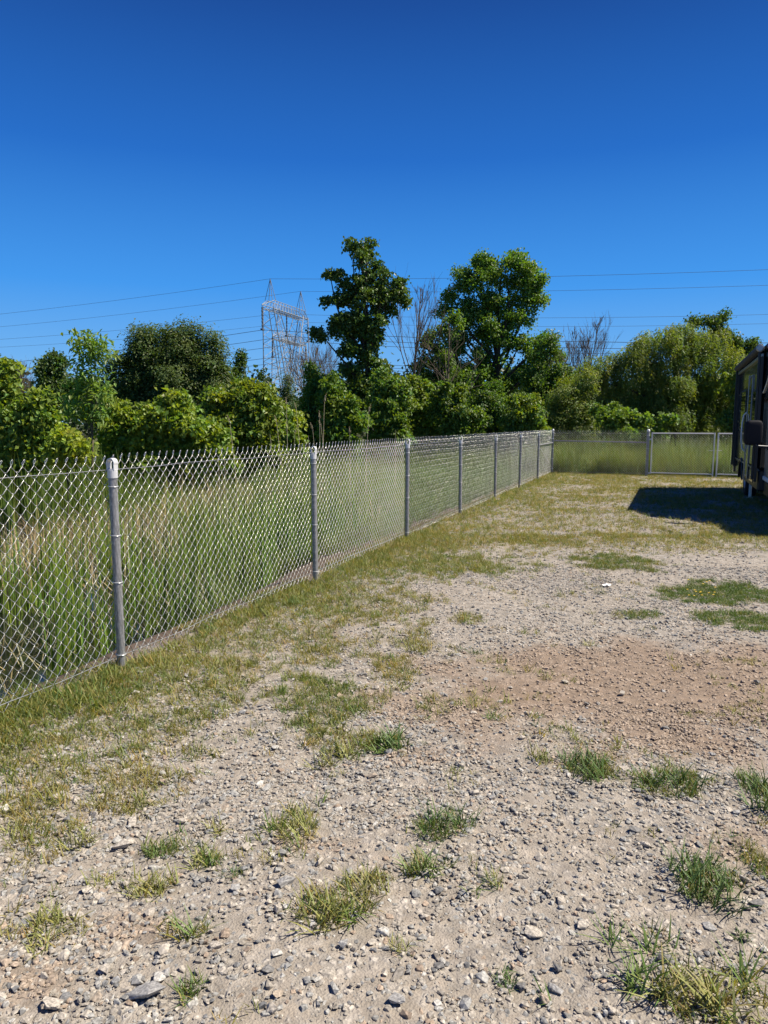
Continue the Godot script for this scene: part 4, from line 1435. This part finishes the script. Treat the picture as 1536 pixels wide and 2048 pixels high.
	for k in 5200:
		var px := rng.randf_range(-500, 2050)
		var depth := rng.randf_range(85, 130)
		var top := 8.0 + 3.5 * noise.get_noise_1d(px * 0.035) + 1.2 * noise.get_noise_1d(px * 0.16)
		if px > 540 and px < 640: top -= 2.6
		var p := at_depth(px, 845, depth)
		p.y = top * sqrt(rng.randf()) * rng.randf_range(0.75, 1.0)
		var sc := rng.randf_range(1.3, 2.6)
		places.append(Transform3D(Basis(rand_dir(), rng.randf() * TAU).scaled(Vector3(sc, sc, sc)), p))
		var f := rng.randf_range(0.7, 1.2)
		tints.append(Color(0.055 * f, 0.095 * f, 0.034 * f))
	var wood := scatter("woodland", sprays.oak, M.leaf, places, tints)
	tag(wood, "distant low wood closing the meadow behind the trees", "wood", "", "stuff")
	print("sprays ", total_sprays, " leaf triangles ", total_leaf_triangles)

# ------------------------------------------------------------------ reeds, tall grass
func tuft(blades: int, length: float, width: float, splay: float, bend: float, spread: float, seed_: int, segments := 3) -> ArrayMesh:
	var r := RandomNumberGenerator.new()
	r.seed = seed_
	var b := Builder.new()
	for k in blades:
		var a := r.randf() * TAU
		var p := Vector3(cos(a), 0, sin(a)) * spread * sqrt(r.randf())
		var yaw := r.randf() * TAU
		var lean := Vector3(cos(yaw), 0, sin(yaw))
		var side := Vector3(-sin(yaw), 0, cos(yaw)).rotated(Vector3.UP, r.randf_range(-0.9, 0.9))
		var l := length * r.randf_range(0.5, 1.15)
		var w := width * r.randf_range(0.7, 1.3)
		var s := splay * r.randf_range(0.1, 1.0)
		var bd := bend * r.randf_range(0.2, 1.3)
		b.tint = Color(1, 1, 1) * r.randf_range(0.75, 1.2)
		b.tint = b.tint * Color(r.randf_range(0.85, 1.3), 1, r.randf_range(0.7, 1.1))
		b.tint.a = 1.0
		var prev_l := p - side * w
		var prev_r := p + side * w
		for j in segments:
			var t := (j + 1.0) / segments
			var ang := s + bd * t
			p += (lean * sin(ang) + Vector3.UP * cos(ang)) * l / segments
			var ww := w * (1.0 - t * t * 0.92)
			if j == segments - 1:
				b.tri(prev_l, p, prev_r)
			else:
				var nl := p - side * ww
				var nr := p + side * ww
				b.quad(prev_l, nl, nr, prev_r)
				prev_l = nl
				prev_r = nr
	return b.mesh()

func upright(p: Vector3, sc: float, tall := 1.0, lean := 0.12) -> Transform3D:
	var up := (Vector3.UP + rand_dir() * lean).normalized()
	var bas := Basis(Quaternion(Vector3.UP, up)) * Basis(Vector3.UP, rng.randf() * TAU)
	return Transform3D(bas * Basis.from_scale(Vector3(sc, sc * tall, sc)), p)

func behind(s: float, d: float) -> Vector3:
	var p := first_post + along * s - inward * d
	p.y = ground_height(p.x, p.z) - 0.02
	return p

func tone(c: Color, spread: float) -> Color:
	var f := rng.randf_range(1.0 - spread, 1.0 + spread)
	var w := rng.randf_range(0.85, 1.2)
	return Color(c.r * f * w, c.g * f, c.b * f / w)

func build_wetland() -> void:
	# lush grass close behind the fence
	var blade := tuft(16, 0.62, 0.0055, 0.35, 0.75, 0.10, 51)
	var places := []
	var tints := PackedColorArray()
	for k in 15000:
		var s := rng.randf_range(-4.0, 24.0)
		var d := rng.randf_range(0.35, 7.5)
		var patch := noise.get_noise_2d(s * 0.9, d * 0.9 + 50.0) * 0.5 + 0.5
		var wet := 1.0 - smoothstep(-0.6, 1.2, s - 0.9 - 1.1 * minf(d, 5.0) + noise.get_noise_1d(d * 1.3) * 1.2)
		if wet > 0.5 and (d > 1.3 or rng.randf() > 0.22):
			continue
		if d < 1.0 and patch < 0.60 - 0.3 * smoothstep(5.0, 9.0, s):
			continue
		if rng.randf() > 0.45 + patch * 0.7:
			continue
		if d > 3.5 and rng.randf() < 0.45:
			continue
		var tall := lerpf(0.45, 1.15, smoothstep(0.4, 2.2, d)) * (0.7 + 0.6 * patch) * (1.0 - 0.55 * wet)
		places.append(upright(behind(s, d), tall, rng.randf_range(0.9, 1.2)))
		tints.append(tone(Color(0.15, 0.25, 0.048).lerp(Color(0.22, 0.28, 0.06), patch), 0.25))
	var g := scatter("tall_grass", blade, M.blade, places, tints)
	tag(g, "lush tall green grass growing close behind the side fence", "grass", "", "stuff")

	# cattails standing in the water and along the far bank
	var cattail := tuft(9, 1.35, 0.010, 0.10, 0.18, 0.10, 61, 4)
	places = []
	tints = PackedColorArray()
	for k in 2000:
		var s := rng.randf_range(-3.0, 7.5)
		var d := rng.randf_range(0.9, 5.6)
		var patch := noise.get_noise_2d(s * 1.6 + 30.0, d * 1.1) * 0.5 + 0.5
		var near_bank := smoothstep(3.4, 2.2, d) * smoothstep(-2.0, -0.6, s) * smoothstep(4.5, 3.0, s)
		if rng.randf() > maxf(smoothstep(0.42, 0.66, patch) * 0.55, 0.5 * near_bank * smoothstep(0.34, 0.52, patch)):
			continue
		places.append(upright(behind(s, d), rng.randf_range(0.65, 1.0), rng.randf_range(0.85, 1.1), 0.06))
		tints.append(tone(Color(0.19, 0.31, 0.055), 0.3))
	for k in 5200:
		var s := rng.randf_range(-12.0, 20.0)
		var d := rng.randf_range(6.8, 13.0)
		var patch := noise.get_noise_2d(s * 0.5 + 80.0, d * 0.5) * 0.5 + 0.5
		if rng.randf() > 0.35 + patch:
			continue
		var h := rng.randf_range(0.75, 1.05) * (1.0 - 0.35 * smoothstep(6.0, 12.0, s))
		places.append(upright(behind(s, d), h, 1.0, 0.08))
		tints.append(tone(Color(0.13, 0.21, 0.045), 0.25))
	g = scatter("cattails", cattail, M.blade, places, tints)
	tag(g, "green cattail leaves standing in and around the ditch water", "cattails", "", "stuff")

	# last year's dead reeds, broken and lying
	var dead := tuft(9, 0.85, 0.006, 0.55, 1.3, 0.16, 71, 3)
	places = []
	tints = PackedColorArray()
	for k in 9000:
		var s := rng.randf_range(-3.0, 13.0)
		var d := rng.randf_range(3.8, 7.4)
		var m := exp(-pow((d - 5.6) / 0.9, 2.0)) * (1.0 - smoothstep(8.0, 12.5, s))
		if rng.randf() > m:
			continue
		places.append(upright(behind(s, d), rng.randf_range(0.6, 1.1), rng.randf_range(0.6, 1.0), 0.5))
		tints.append(tone(Color(0.44, 0.35, 0.25), 0.35))
	for k in 1100:      # stray dead stalks elsewhere
		var s := rng.randf_range(-4.0, 20.0)
		var d := rng.randf_range(1.2, 7.5)
		places.append(upright(behind(s, d), rng.randf_range(0.5, 1.1), rng.randf_range(0.8, 1.3), 0.25))
		tints.append(tone(Color(0.34, 0.28, 0.18), 0.3))
	g = scatter("dead_reeds", dead, M.dry, places, tints)
	tag(g, "pale dead reeds bent over on the far bank of the ditch", "dead reeds", "", "stuff")
	var straw := tuft(4, 1.25, 0.007, 0.06, 0.10, 0.16, 73, 3)
	places = []
	tints = PackedColorArray()
	for k in 900:
		var s := rng.randf_range(-2.0, 12.0)
		var d := rng.randf_range(3.4, 6.8)
		if rng.randf() > 0.8 - 0.09 * absf(s - 5.0):
			continue
		places.append(upright(behind(s, d), rng.randf_range(0.6, 1.0), rng.randf_range(0.8, 1.15), 0.10))
		tints.append(tone(Color(0.40, 0.33, 0.22), 0.25))
	g = scatter("dead_stalks", straw, M.dry, places, tints)
	tag(g, "upright straw-coloured dead stalks standing at the water's far edge", "dead stalks", "", "stuff")

	# meadow behind the ditch and behind the back fence
	var meadow := tuft(14, 0.80, 0.008, 0.30, 0.6, 0.22, 81)
	places = []
	tints = PackedColorArray()
	for k in 15000:
		var p: Vector3
		if k < 8500:
			p = behind(rng.randf_range(-14.0, 34.0), rng.randf_range(10.0, 42.0) * rng.randf_range(0.55, 1.0))
		else:
			p = corner + inward * rng.randf_range(-7.0, 16.0) + along * (0.35 + 10.0 * pow(rng.randf(), 1.4))
			p.y = ground_height(p.x, p.z) - 0.02
		if beyond(p) < 0.4 and run(p) < BAY * 7 + 0.3:
			continue
		var v := cloud(p.x, p.z, 0.5, 90.0)
		var gap := cloud(p.x, p.z, 1.5, 140.0)
		if rng.randf() > 0.25 + smoothstep(0.3, 0.6, gap):
			continue
		places.append(upright(p, rng.randf_range(0.8, 1.3), rng.randf_range(0.75, 1.15) * (1.0 if k < 8500 else 0.75 + 1.0 * gap)))
		tints.append(tone(Color(0.155, 0.24, 0.045).lerp(Color(0.25, 0.31, 0.06), v), 0.25))
	g = scatter("meadow_grass", meadow, M.blade, places, tints)
	tag(g, "tall green meadow grass between the fences and the trees", "grass", "", "stuff")

	# plumed reed stalks that stand above the fence
	var kinds := []
	for k in 3:
		var b := Builder.new()
		var tip := Vector3(0.06 * (k - 1), 1.0, 0.03)
		b.tube(PackedVector3Array([Vector3.ZERO, Vector3(0.01, 0.5, 0), tip]), PackedFloat32Array([0.0042, 0.0034, 0.002]), 5)
		var p := Builder.new()
		for j in 46:
			var u := rng.randf()
			var at := tip + Vector3(0.035 * u * (k - 1), (u - 0.6) * 0.14, 0)
			var d := (Vector3(rng.randf_range(-0.7, 1.0), rng.randf_range(-0.6, 0.9), rng.randf_range(-0.8, 0.8))).normalized()
			var side := d.cross(Vector3.UP).normalized() * 0.0035
			p.tri(at - side, at + d * 0.05 * (1.1 - u * 0.6), at + side)
		kinds.append([b.mesh(), p.mesh()])
	var spots := [[562, 14.5, 2.1], [574, 14.0, 2.45], [583, 15.0, 1.9], [601, 15.5, 2.4], [639, 14.2, 2.2], [644, 13.8, 2.55], [650, 14.6, 2.0], [699, 16.0, 1.9], [731, 15.2, 2.35], [470, 12.5, 2.3],
		[449, 11.5, 1.75], [530, 13.0, 1.6], [548, 13.5, 1.8], [790, 17.0, 1.85], [610, 14.4, 1.75], [632, 15.0, 1.95], [436, 12.0, 1.7]]
	for k in spots.size():
		var q: Array = spots[k]
		var p := at_depth(q[0], 900, q[1])
		p.y = ground_height(p.x, p.z) - 0.02
		var plumed: bool = float(q[2]) > 1.85
		var o := thing("reed", "tall straw-coloured reed with a feathery plume above the fence" if plumed else "thin plumeless straw-coloured reed stalk behind the fence", "reed", p, Basis(Vector3.UP, rng.randf() * 0.8 - 0.4), "dry reeds standing behind the fence")
		var sc: float = q[2]
		var st := part("stalk", kinds[k % 3][0], M.dry_solid, o)
		st.scale = Vector3(1.3, sc, 1.3)
		if plumed:
			var pl := part("plume", kinds[k % 3][1], M.plume, o)
			pl.position = Vector3(0, sc - 1.0, 0)
			pl.position.x = 0.018 * ((k % 3) - 1)

# ------------------------------------------------------------------ gravel
func rock(seed_: int, flatness: float) -> ArrayMesh:
	# convex hull of a few scattered points: a chip with sharp edges
	var r := RandomNumberGenerator.new()
	r.seed = seed_
	var pts := []
	for k in 13:
		var z := r.randf_range(-1, 1)
		var a := r.randf() * TAU
		var q := sqrt(1 - z * z)
		pts.append(Vector3(q * cos(a), z * flatness, q * sin(a) * 0.85) * r.randf_range(0.8, 1.05))
	var b := Builder.new()
	for i in pts.size():
		for j in range(i + 1, pts.size()):
			for k in range(j + 1, pts.size()):
				var m: Vector3 = (pts[j] - pts[i]).cross(pts[k] - pts[i])
				var pos := 0
				var neg := 0
				for p in pts:
					var d: float = m.dot(p - pts[i])
					if d > 1e-5: pos += 1
					elif d < -1e-5: neg += 1
				if pos == 0 or neg == 0:
					b.tint = Color(1, 1, 1) * r.randf_range(0.9, 1.08)
					b.tint.a = 1.0
					b.out(pts[i], pts[j], pts[k], Vector3.ZERO)
	return b.mesh()

# the same chip with a broken, pitted surface, for stones seen from close by
func rough_rock(seed_: int, flatness: float) -> ArrayMesh:
	var src := rock(seed_, flatness).surface_get_arrays(0)
	var vs: PackedVector3Array = src[Mesh.ARRAY_VERTEX]
	var tris := []
	for k in range(0, vs.size(), 3):
		tris.append([vs[k], vs[k + 1], vs[k + 2]])
	for level in 2:
		var next := []
		for t in tris:
			var a: Vector3 = t[0]
			var b: Vector3 = t[1]
			var c: Vector3 = t[2]
			var ab := (a + b) * 0.5
			var bc := (b + c) * 0.5
			var ca := (c + a) * 0.5
			next.append_array([[a, ab, ca], [ab, b, bc], [ca, bc, c], [ab, bc, ca]])
		tris = next
	var m := Builder.new()
	for t in tris:
		var q := []
		for p: Vector3 in t:
			q.append(p * (0.97 + 0.16 * fine.get_noise_3d(p.x * 2.2 + seed_, p.y * 2.2, p.z * 2.2) + 0.06 * fine.get_noise_3d(p.x * 7.0, p.y * 7.0 + seed_, p.z * 7.0)))
		m.out(q[0], q[1], q[2], Vector3.ZERO)
	return m.mesh()

func stone_color() -> Color:
	var f := rng.randf_range(0.7, 1.2)
	var k := rng.randf()
	if k < 0.55: return Color(0.72, 0.64, 0.54) * f
	if k < 0.80: return Color(0.63, 0.61, 0.57) * f
	if k < 0.89: return Color(0.44, 0.435, 0.43) * f
	if k < 0.95: return Color(0.68, 0.52, 0.39) * f
	return Color(0.86, 0.82, 0.75) * f

func stone_place(p: Vector3, size: float, sink: float) -> Transform3D:
	var bas := Basis(Quaternion(Vector3.UP, (Vector3.UP + rand_dir() * 0.28).normalized())) * Basis(Vector3.UP, rng.randf() * TAU)
	var sc := Vector3(rng.randf_range(0.75, 1.3), rng.randf_range(0.55, 1.0), rng.randf_range(0.75, 1.25)) * size
	p.y = ground_height(p.x, p.z) + size * 0.55 * (1.0 - sink * 2.0)
	return Transform3D(bas * Basis.from_scale(sc), p)

func build_gravel() -> void:
	var shapes := [rock(1, 0.62), rock(2, 0.75), rock(3, 0.42), rock(4, 0.68), rock(5, 0.5), rock(6, 0.8)]
	var lists := []
	var tints := []
	for k in shapes.size():
		lists.append([])
		tints.append(PackedColorArray())
	# [near edge, far edge, how many tries, smallest and largest half size]
	for zone in [[1.3, 4.2, 150000, 0.0028, 0.017], [1.3, 4.6, 9000, 0.012, 0.030], [4.2, 8.5, 120000, 0.005, 0.020], [8.5, 17.0, 60000, 0.010, 0.026]]:
		for k in int(zone[2]):
			var z := -sqrt(rng.randf_range(zone[0] * zone[0], zone[1] * zone[1]))
			var x := rng.randf_range(-1.0, 1.0) * (0.60 * -z + 0.7)
			var p := Vector3(x, 0, z)
			if beyond(p) > -0.02 or run(p) > BAY * 7 - 0.3:
				continue
			var stony := cloud(x, z, 1.4, 55.0) * 0.65 + cloud(x, z, 5.0, 15.0) * 0.35
			var dusty := smoothstep(0.62, 0.38, stony)
			if zone[2] < 10000 and rng.randf() < smoothstep(-0.9, 0.9, x) * 0.8 + 0.15:      # coarser stone on the side of the ditch
				continue
			if rng.randf() < dusty * 0.62:
				continue
			var g := lot_grass(x, z).x if z < -8.5 else 0.0
			if rng.randf() < g * 0.6:
				continue
			var size: float = zone[0 + 3] + (zone[4] - zone[3]) * pow(rng.randf(), 3.2)
			var j := rng.randi() % shapes.size()
			lists[j].append(stone_place(p, size, rng.randf_range(0.25, 0.55)))
			var c := stone_color()
			var br := brown(x, z)
			if br > 0.2 and rng.randf() < br:
				c = Color(0.70, 0.55, 0.42) * rng.randf_range(0.75, 1.15)
			tints[j].append(c)
	var bed := thing("gravel", "crushed grey and tan gravel strewn over the lot", "gravel")
	bed.set_meta("kind", "stuff")
	for j in shapes.size():
		scatter("chips", shapes[j], M.stone, lists[j], tints[j], bed)
	# the larger loose stones
	var big := []
	for k in 7:
		big.append(rough_rock(41 + k, [0.5, 0.62, 0.42, 0.7, 0.55, 0.48, 0.6][k]))
	var kinds := [
		["pale limestone chunk lying loose on the gravel", Color(0.68, 0.63, 0.56), M.pale_stone], ["dark grey stone lying loose on the gravel", Color(0.30, 0.30, 0.31), M.dark_stone],
		["tan stone lying half sunk in the gravel", Color(0.58, 0.48, 0.38), M.tan_stone], ["blue-grey angular stone lying on the gravel", Color(0.45, 0.46, 0.48), M.blue_stone]]
	var spots := [[105, 2015, 0.050, 0], [290, 2000, 0.055, 3], [210, 1945, 0.040, 0], [130, 1918, 0.030, 0], [205, 1945, 0.03, 3], [330, 1955, 0.03, 3], [240, 1690, 0.045, 0], [1068, 1862, 0.040, 0], [1165, 1846, 0.028, 0],
		[1335, 1925, 0.034, 1], [1112, 1972, 0.026, 3], [1090, 1988, 0.03, 2], [1226, 2020, 0.032, 0], [792, 2003, 0.034, 3], [555, 2000, 0.024, 2], [545, 2030, 0.028, 0], [745, 1888, 0.026, 0], [570, 1775, 0.04, 3],
		[1115, 1928, 0.024, 1], [1045, 1965, 0.03, 1], [950, 1590, 0.030, 0], [985, 1600, 0.022, 0], [860, 1630, 0.024, 0], [820, 1476, 0.030, 3], [870, 1466, 0.028, 1], [905, 1412, 0.026, 1], [955, 1468, 0.032, 0],
		[1045, 1485, 0.030, 0], [1000, 1405, 0.026, 0], [1130, 1365, 0.032, 0], [1160, 1440, 0.026, 1], [1245, 1390, 0.036, 0], [1020, 1380, 0.024, 0], [1250, 1545, 0.034, 0], [1330, 1460, 0.026, 1], [1510, 1810, 0.03, 1],
		[365, 1640, 0.034, 0], [380, 1545, 0.03, 0], [100, 1505, 0.032, 0], [530, 1655, 0.028, 0], [490, 1700, 0.03, 0], [690, 1900, 0.022, 3], [1400, 1690, 0.024, 1], [1270, 1660, 0.028, 1], [1340, 1680, 0.026, 3],
		[1290, 1690, 0.024, 0], [1470, 1625, 0.03, 3], [1455, 1620, 0.026, 0], [1320, 1660, 0.022, 3], [800, 1660, 0.026, 0], [470, 1785, 0.028, 3], [430, 1900, 0.03, 0], [50, 1780, 0.03, 1], [640, 1770, 0.022, 0], [850, 1830, 0.026, 0],
		[880, 1925, 0.022, 1], [930, 1990, 0.022, 1], [1420, 1850, 0.03, 3], [700, 1745, 0.024, 3], [265, 1640, 0.03, 0], [175, 1780, 0.028, 0], [300, 1600, 0.026, 2], [1005, 1555, 0.022, 2], [760, 1600, 0.022, 2]]
	for k in 46:
		spots.append([rng.randf_range(20, 1516), rng.randf_range(1330, 2030), rng.randf_range(0.018, 0.030), rng.randi() % 4])
	for k in spots.size():
		var q: Array = spots[k]
		var p := on_ground(q[0], q[1])
		if beyond(p) > -0.1:
			continue
		var o := part("stone", big[k % big.size()], kinds[q[3]][2])
		o.transform = stone_place(p, q[2], rng.randf_range(0.12, 0.3))
		var words: String = kinds[q[3]][0]
		if float(q[2]) > 0.037: words = "large " + words
		elif float(q[2]) < 0.023: words = "small " + words
		if brown(p.x, p.z) > 0.35: words = words.replace("the gravel", "the brown earth")
		elif lot_grass(p.x, p.z).x > 0.35: words += " among grass"
		tag(o, words, "stone", "larger loose stones on the gravel")

# ------------------------------------------------------------------ low grass on the lot
func build_lot_grass() -> void:
	var kinds := [tuft(9, 0.075, 0.0022, 0.9, 0.8, 0.035, 91, 2), tuft(13, 0.060, 0.0020, 0.6, 0.6, 0.045, 92, 2), tuft(8, 0.095, 0.0026, 1.0, 0.7, 0.03, 93, 3)]
	var lists := [[], [], []]
	var tints := [PackedColorArray(), PackedColorArray(), PackedColorArray()]
	for zone in [[1.6, 5.0, 40000], [5.0, 11.0, 85000], [11.0, 27.0, 130000]]:
		for k in int(zone[2]):
			var z := -sqrt(rng.randf_range(zone[0] * zone[0], zone[1] * zone[1]))
			var x := rng.randf_range(-1.0, 1.0) * (0.60 * -z + 0.7)
			var p := Vector3(x, 0, z)
			if beyond(p) > 0.25 or run(p) > BAY * 7 + 0.4:
				continue
			var g := lot_grass(x, z)
			if rng.randf() > g.x * (0.8 if z > -5.0 else 0.9):
				continue
			p.y = ground_height(x, z) - 0.004
			var j := rng.randi() % 3
			var edge := 1.0 + 0.35 * (1.0 - smoothstep(0.05, 0.5, -beyond(p)))
			var sc := rng.randf_range(0.55, 1.1) * edge * (1.0 if z > -11.0 else 1.25)
			if g.y > 0.7: j = 1
			lists[j].append(upright(p, sc, rng.randf_range(0.7, 1.1), 0.3))
			var green := clampf(g.y + rng.randfn(0, 0.28), 0, 1)
			var c := Color(0.36, 0.30, 0.13).lerp(Color(0.25, 0.26, 0.075), smoothstep(0.0, 0.45, green)).lerp(Color(0.095, 0.175, 0.035), smoothstep(0.4, 1.0, green))
			tints[j].append(tone(c, 0.22))
	var turf := thing("short_grass", "short sparse grass in green and straw tones on the gravel", "grass")
	turf.set_meta("kind", "stuff")
	for j in 3:
		scatter("blades", kinds[j], M.blade, lists[j], tints[j], turf)
	print("grass ", lists[0].size() + lists[1].size() + lists[2].size())

func build_small_things() -> void:
	# single tufts that stand apart on the gravel
	var green := [tuft(42, 0.14, 0.0030, 0.95, 0.7, 0.06, 201), tuft(34, 0.12, 0.0032, 1.15, 0.6, 0.05, 202), tuft(55, 0.13, 0.0026, 0.6, 0.6, 0.08, 203), tuft(20, 0.17, 0.0036, 0.9, 0.5, 0.04, 204)]
	var mats := [M.tuft_green, M.tuft_yellow, M.tuft_dark]
	var labels := ["splayed green grass tuft growing alone in the gravel", "yellowing grass tuft growing alone in the gravel", "dense dark green grass clump growing in the gravel"]
	var spots := [[640, 1850, 0, 1.15, 1], [690, 1838, 1, 1.0, 0], [720, 1800, 3, 0.8, 1], [590, 1665, 2, 1.1, 1], [845, 1740, 0, 1.0, 0], [325, 1695, 2, 0.75, 0], [405, 1722, 0, 0.85, 1], [470, 1752, 1, 0.5, 2],
		[1170, 1555, 2, 1.3, 2], [1150, 1530, 2, 1.0, 2], [1360, 1580, 2, 1.2, 2], [1300, 1575, 0, 1.0, 0], [1410, 1780, 2, 1.3, 2], [1385, 1745, 2, 1.1, 2], [1440, 1800, 2, 1.1, 2], [1225, 1880, 3, 0.8, 0],
		[1300, 1895, 3, 0.9, 0], [1290, 1965, 0, 1.1, 0], [1330, 1990, 3, 1.0, 1], [1400, 2010, 3, 1.1, 1], [1450, 2020, 0, 1.1, 1], [1490, 1960, 3, 1.0, 0], [1520, 1590, 2, 1.2, 2], [1530, 1620, 0, 1.2, 2],
		[375, 1880, 3, 0.8, 0], [95, 1855, 0, 0.8, 1], [80, 1900, 1, 0.8, 1], [380, 1990, 0, 0.6, 0], [790, 1490, 0, 1.3, 2], [765, 1500, 1, 1.0, 0], [645, 1525, 0, 1.0, 1], [700, 1510, 0, 1.0, 1], [300, 1780, 0, 0.8, 1],
		[210, 1762, 1, 0.8, 1], [880, 1660, 2, 1.2, 2], [920, 1655, 2, 0.9, 2], [1010, 1955, 1, 0.55, 2], [800, 1895, 0, 0.55, 1], [1480, 1872, 1, 0.5, 2], [1180, 1290, 1, 0.7, 1], [985, 1440, 1, 0.7, 0], [830, 1300, 2, 1.0, 1],
		[990, 1760, 1, 0.6, 1], [730, 1770, 0, 0.8, 1], [160, 1680, 0, 0.9, 1], [40, 1660, 2, 0.9, 1], [430, 1660, 1, 0.8, 1], [590, 1210, 2, 1.1, 0]]
	for q in spots:
		var p := on_ground(q[0], q[1])
		p.y = ground_height(p.x, p.z) - 0.006
		var o := part("grass_tuft", green[q[2]], mats[q[4]])
		o.transform = Transform3D(Basis(Vector3.UP, rng.randf() * TAU).scaled(Vector3(1, 0.85, 1) * float(q[3])), p)
		var words: String = labels[q[4]]
		if float(q[3]) > 1.05: words = "large " + words
		elif float(q[3]) < 0.78: words = "small " + words
		if brown(p.x, p.z) > 0.3: words = words.replace("in the gravel", "at the brown earth patch")
		elif p.x > 0.9: words = words.replace("in the gravel", "in bare grey gravel")
		tag(o, words, "grass tuft", "single grass tufts on the gravel")

	# a scrap of white paper
	var b := Builder.new()
	var grid := []
	for j in 5:
		var row := []
		for k in 5:
			row.append(Vector3((k - 2) * 0.022 + rng.randf_range(-0.006, 0.006), 0.006 + rng.randf() * 0.022, (j - 2) * 0.018 + rng.randf_range(-0.006, 0.006)))
		grid.append(row)
	for j in 4:
		for k in 4:
			b.quad(grid[j][k], grid[j][k + 1], grid[j + 1][k + 1], grid[j + 1][k])
	var scrap := part("paper_scrap", b.mesh(), M.paper)
	var at := on_ground(1212, 1177)
	at.y = ground_height(at.x, at.z) + 0.004
	scrap.position = at
	scrap.rotation.y = 0.5
	tag(scrap, "crumpled scrap of white paper lying on the gravel", "litter")

	# small yellow flowers in the greenest patch
	var f := Builder.new()
	for k in 7:
		var a := TAU * k / 7.0
		var d := Vector3(cos(a), 0.25, sin(a))
		var s := Vector3(-sin(a), 0, cos(a)) * 0.006
		f.tri(Vector3(0, 0.055, 0), Vector3(0, 0.055, 0) + d * 0.010 + s * 0.7, Vector3(0, 0.055, 0) + d * 0.010 - s * 0.7)
	var head := f.mesh()
	var st := Builder.new()
	st.bar(Vector3.ZERO, Vector3(0, 0.055, 0), 0.0014, 5)
	var stem := st.mesh()
	for k in 16:
		var p := on_ground(rng.randf_range(1345, 1450), rng.randf_range(1166, 1204))
		p.y = ground_height(p.x, p.z) - 0.004
		var o := thing("yellow_flower", "tiny yellow flower on a short stem in the green grass patch", "flower", p, Basis.IDENTITY, "yellow flowers in the grass patch")
		part("flower_head", head, M.flower, o)
		part("stem", stem, M.tuft_green, o)
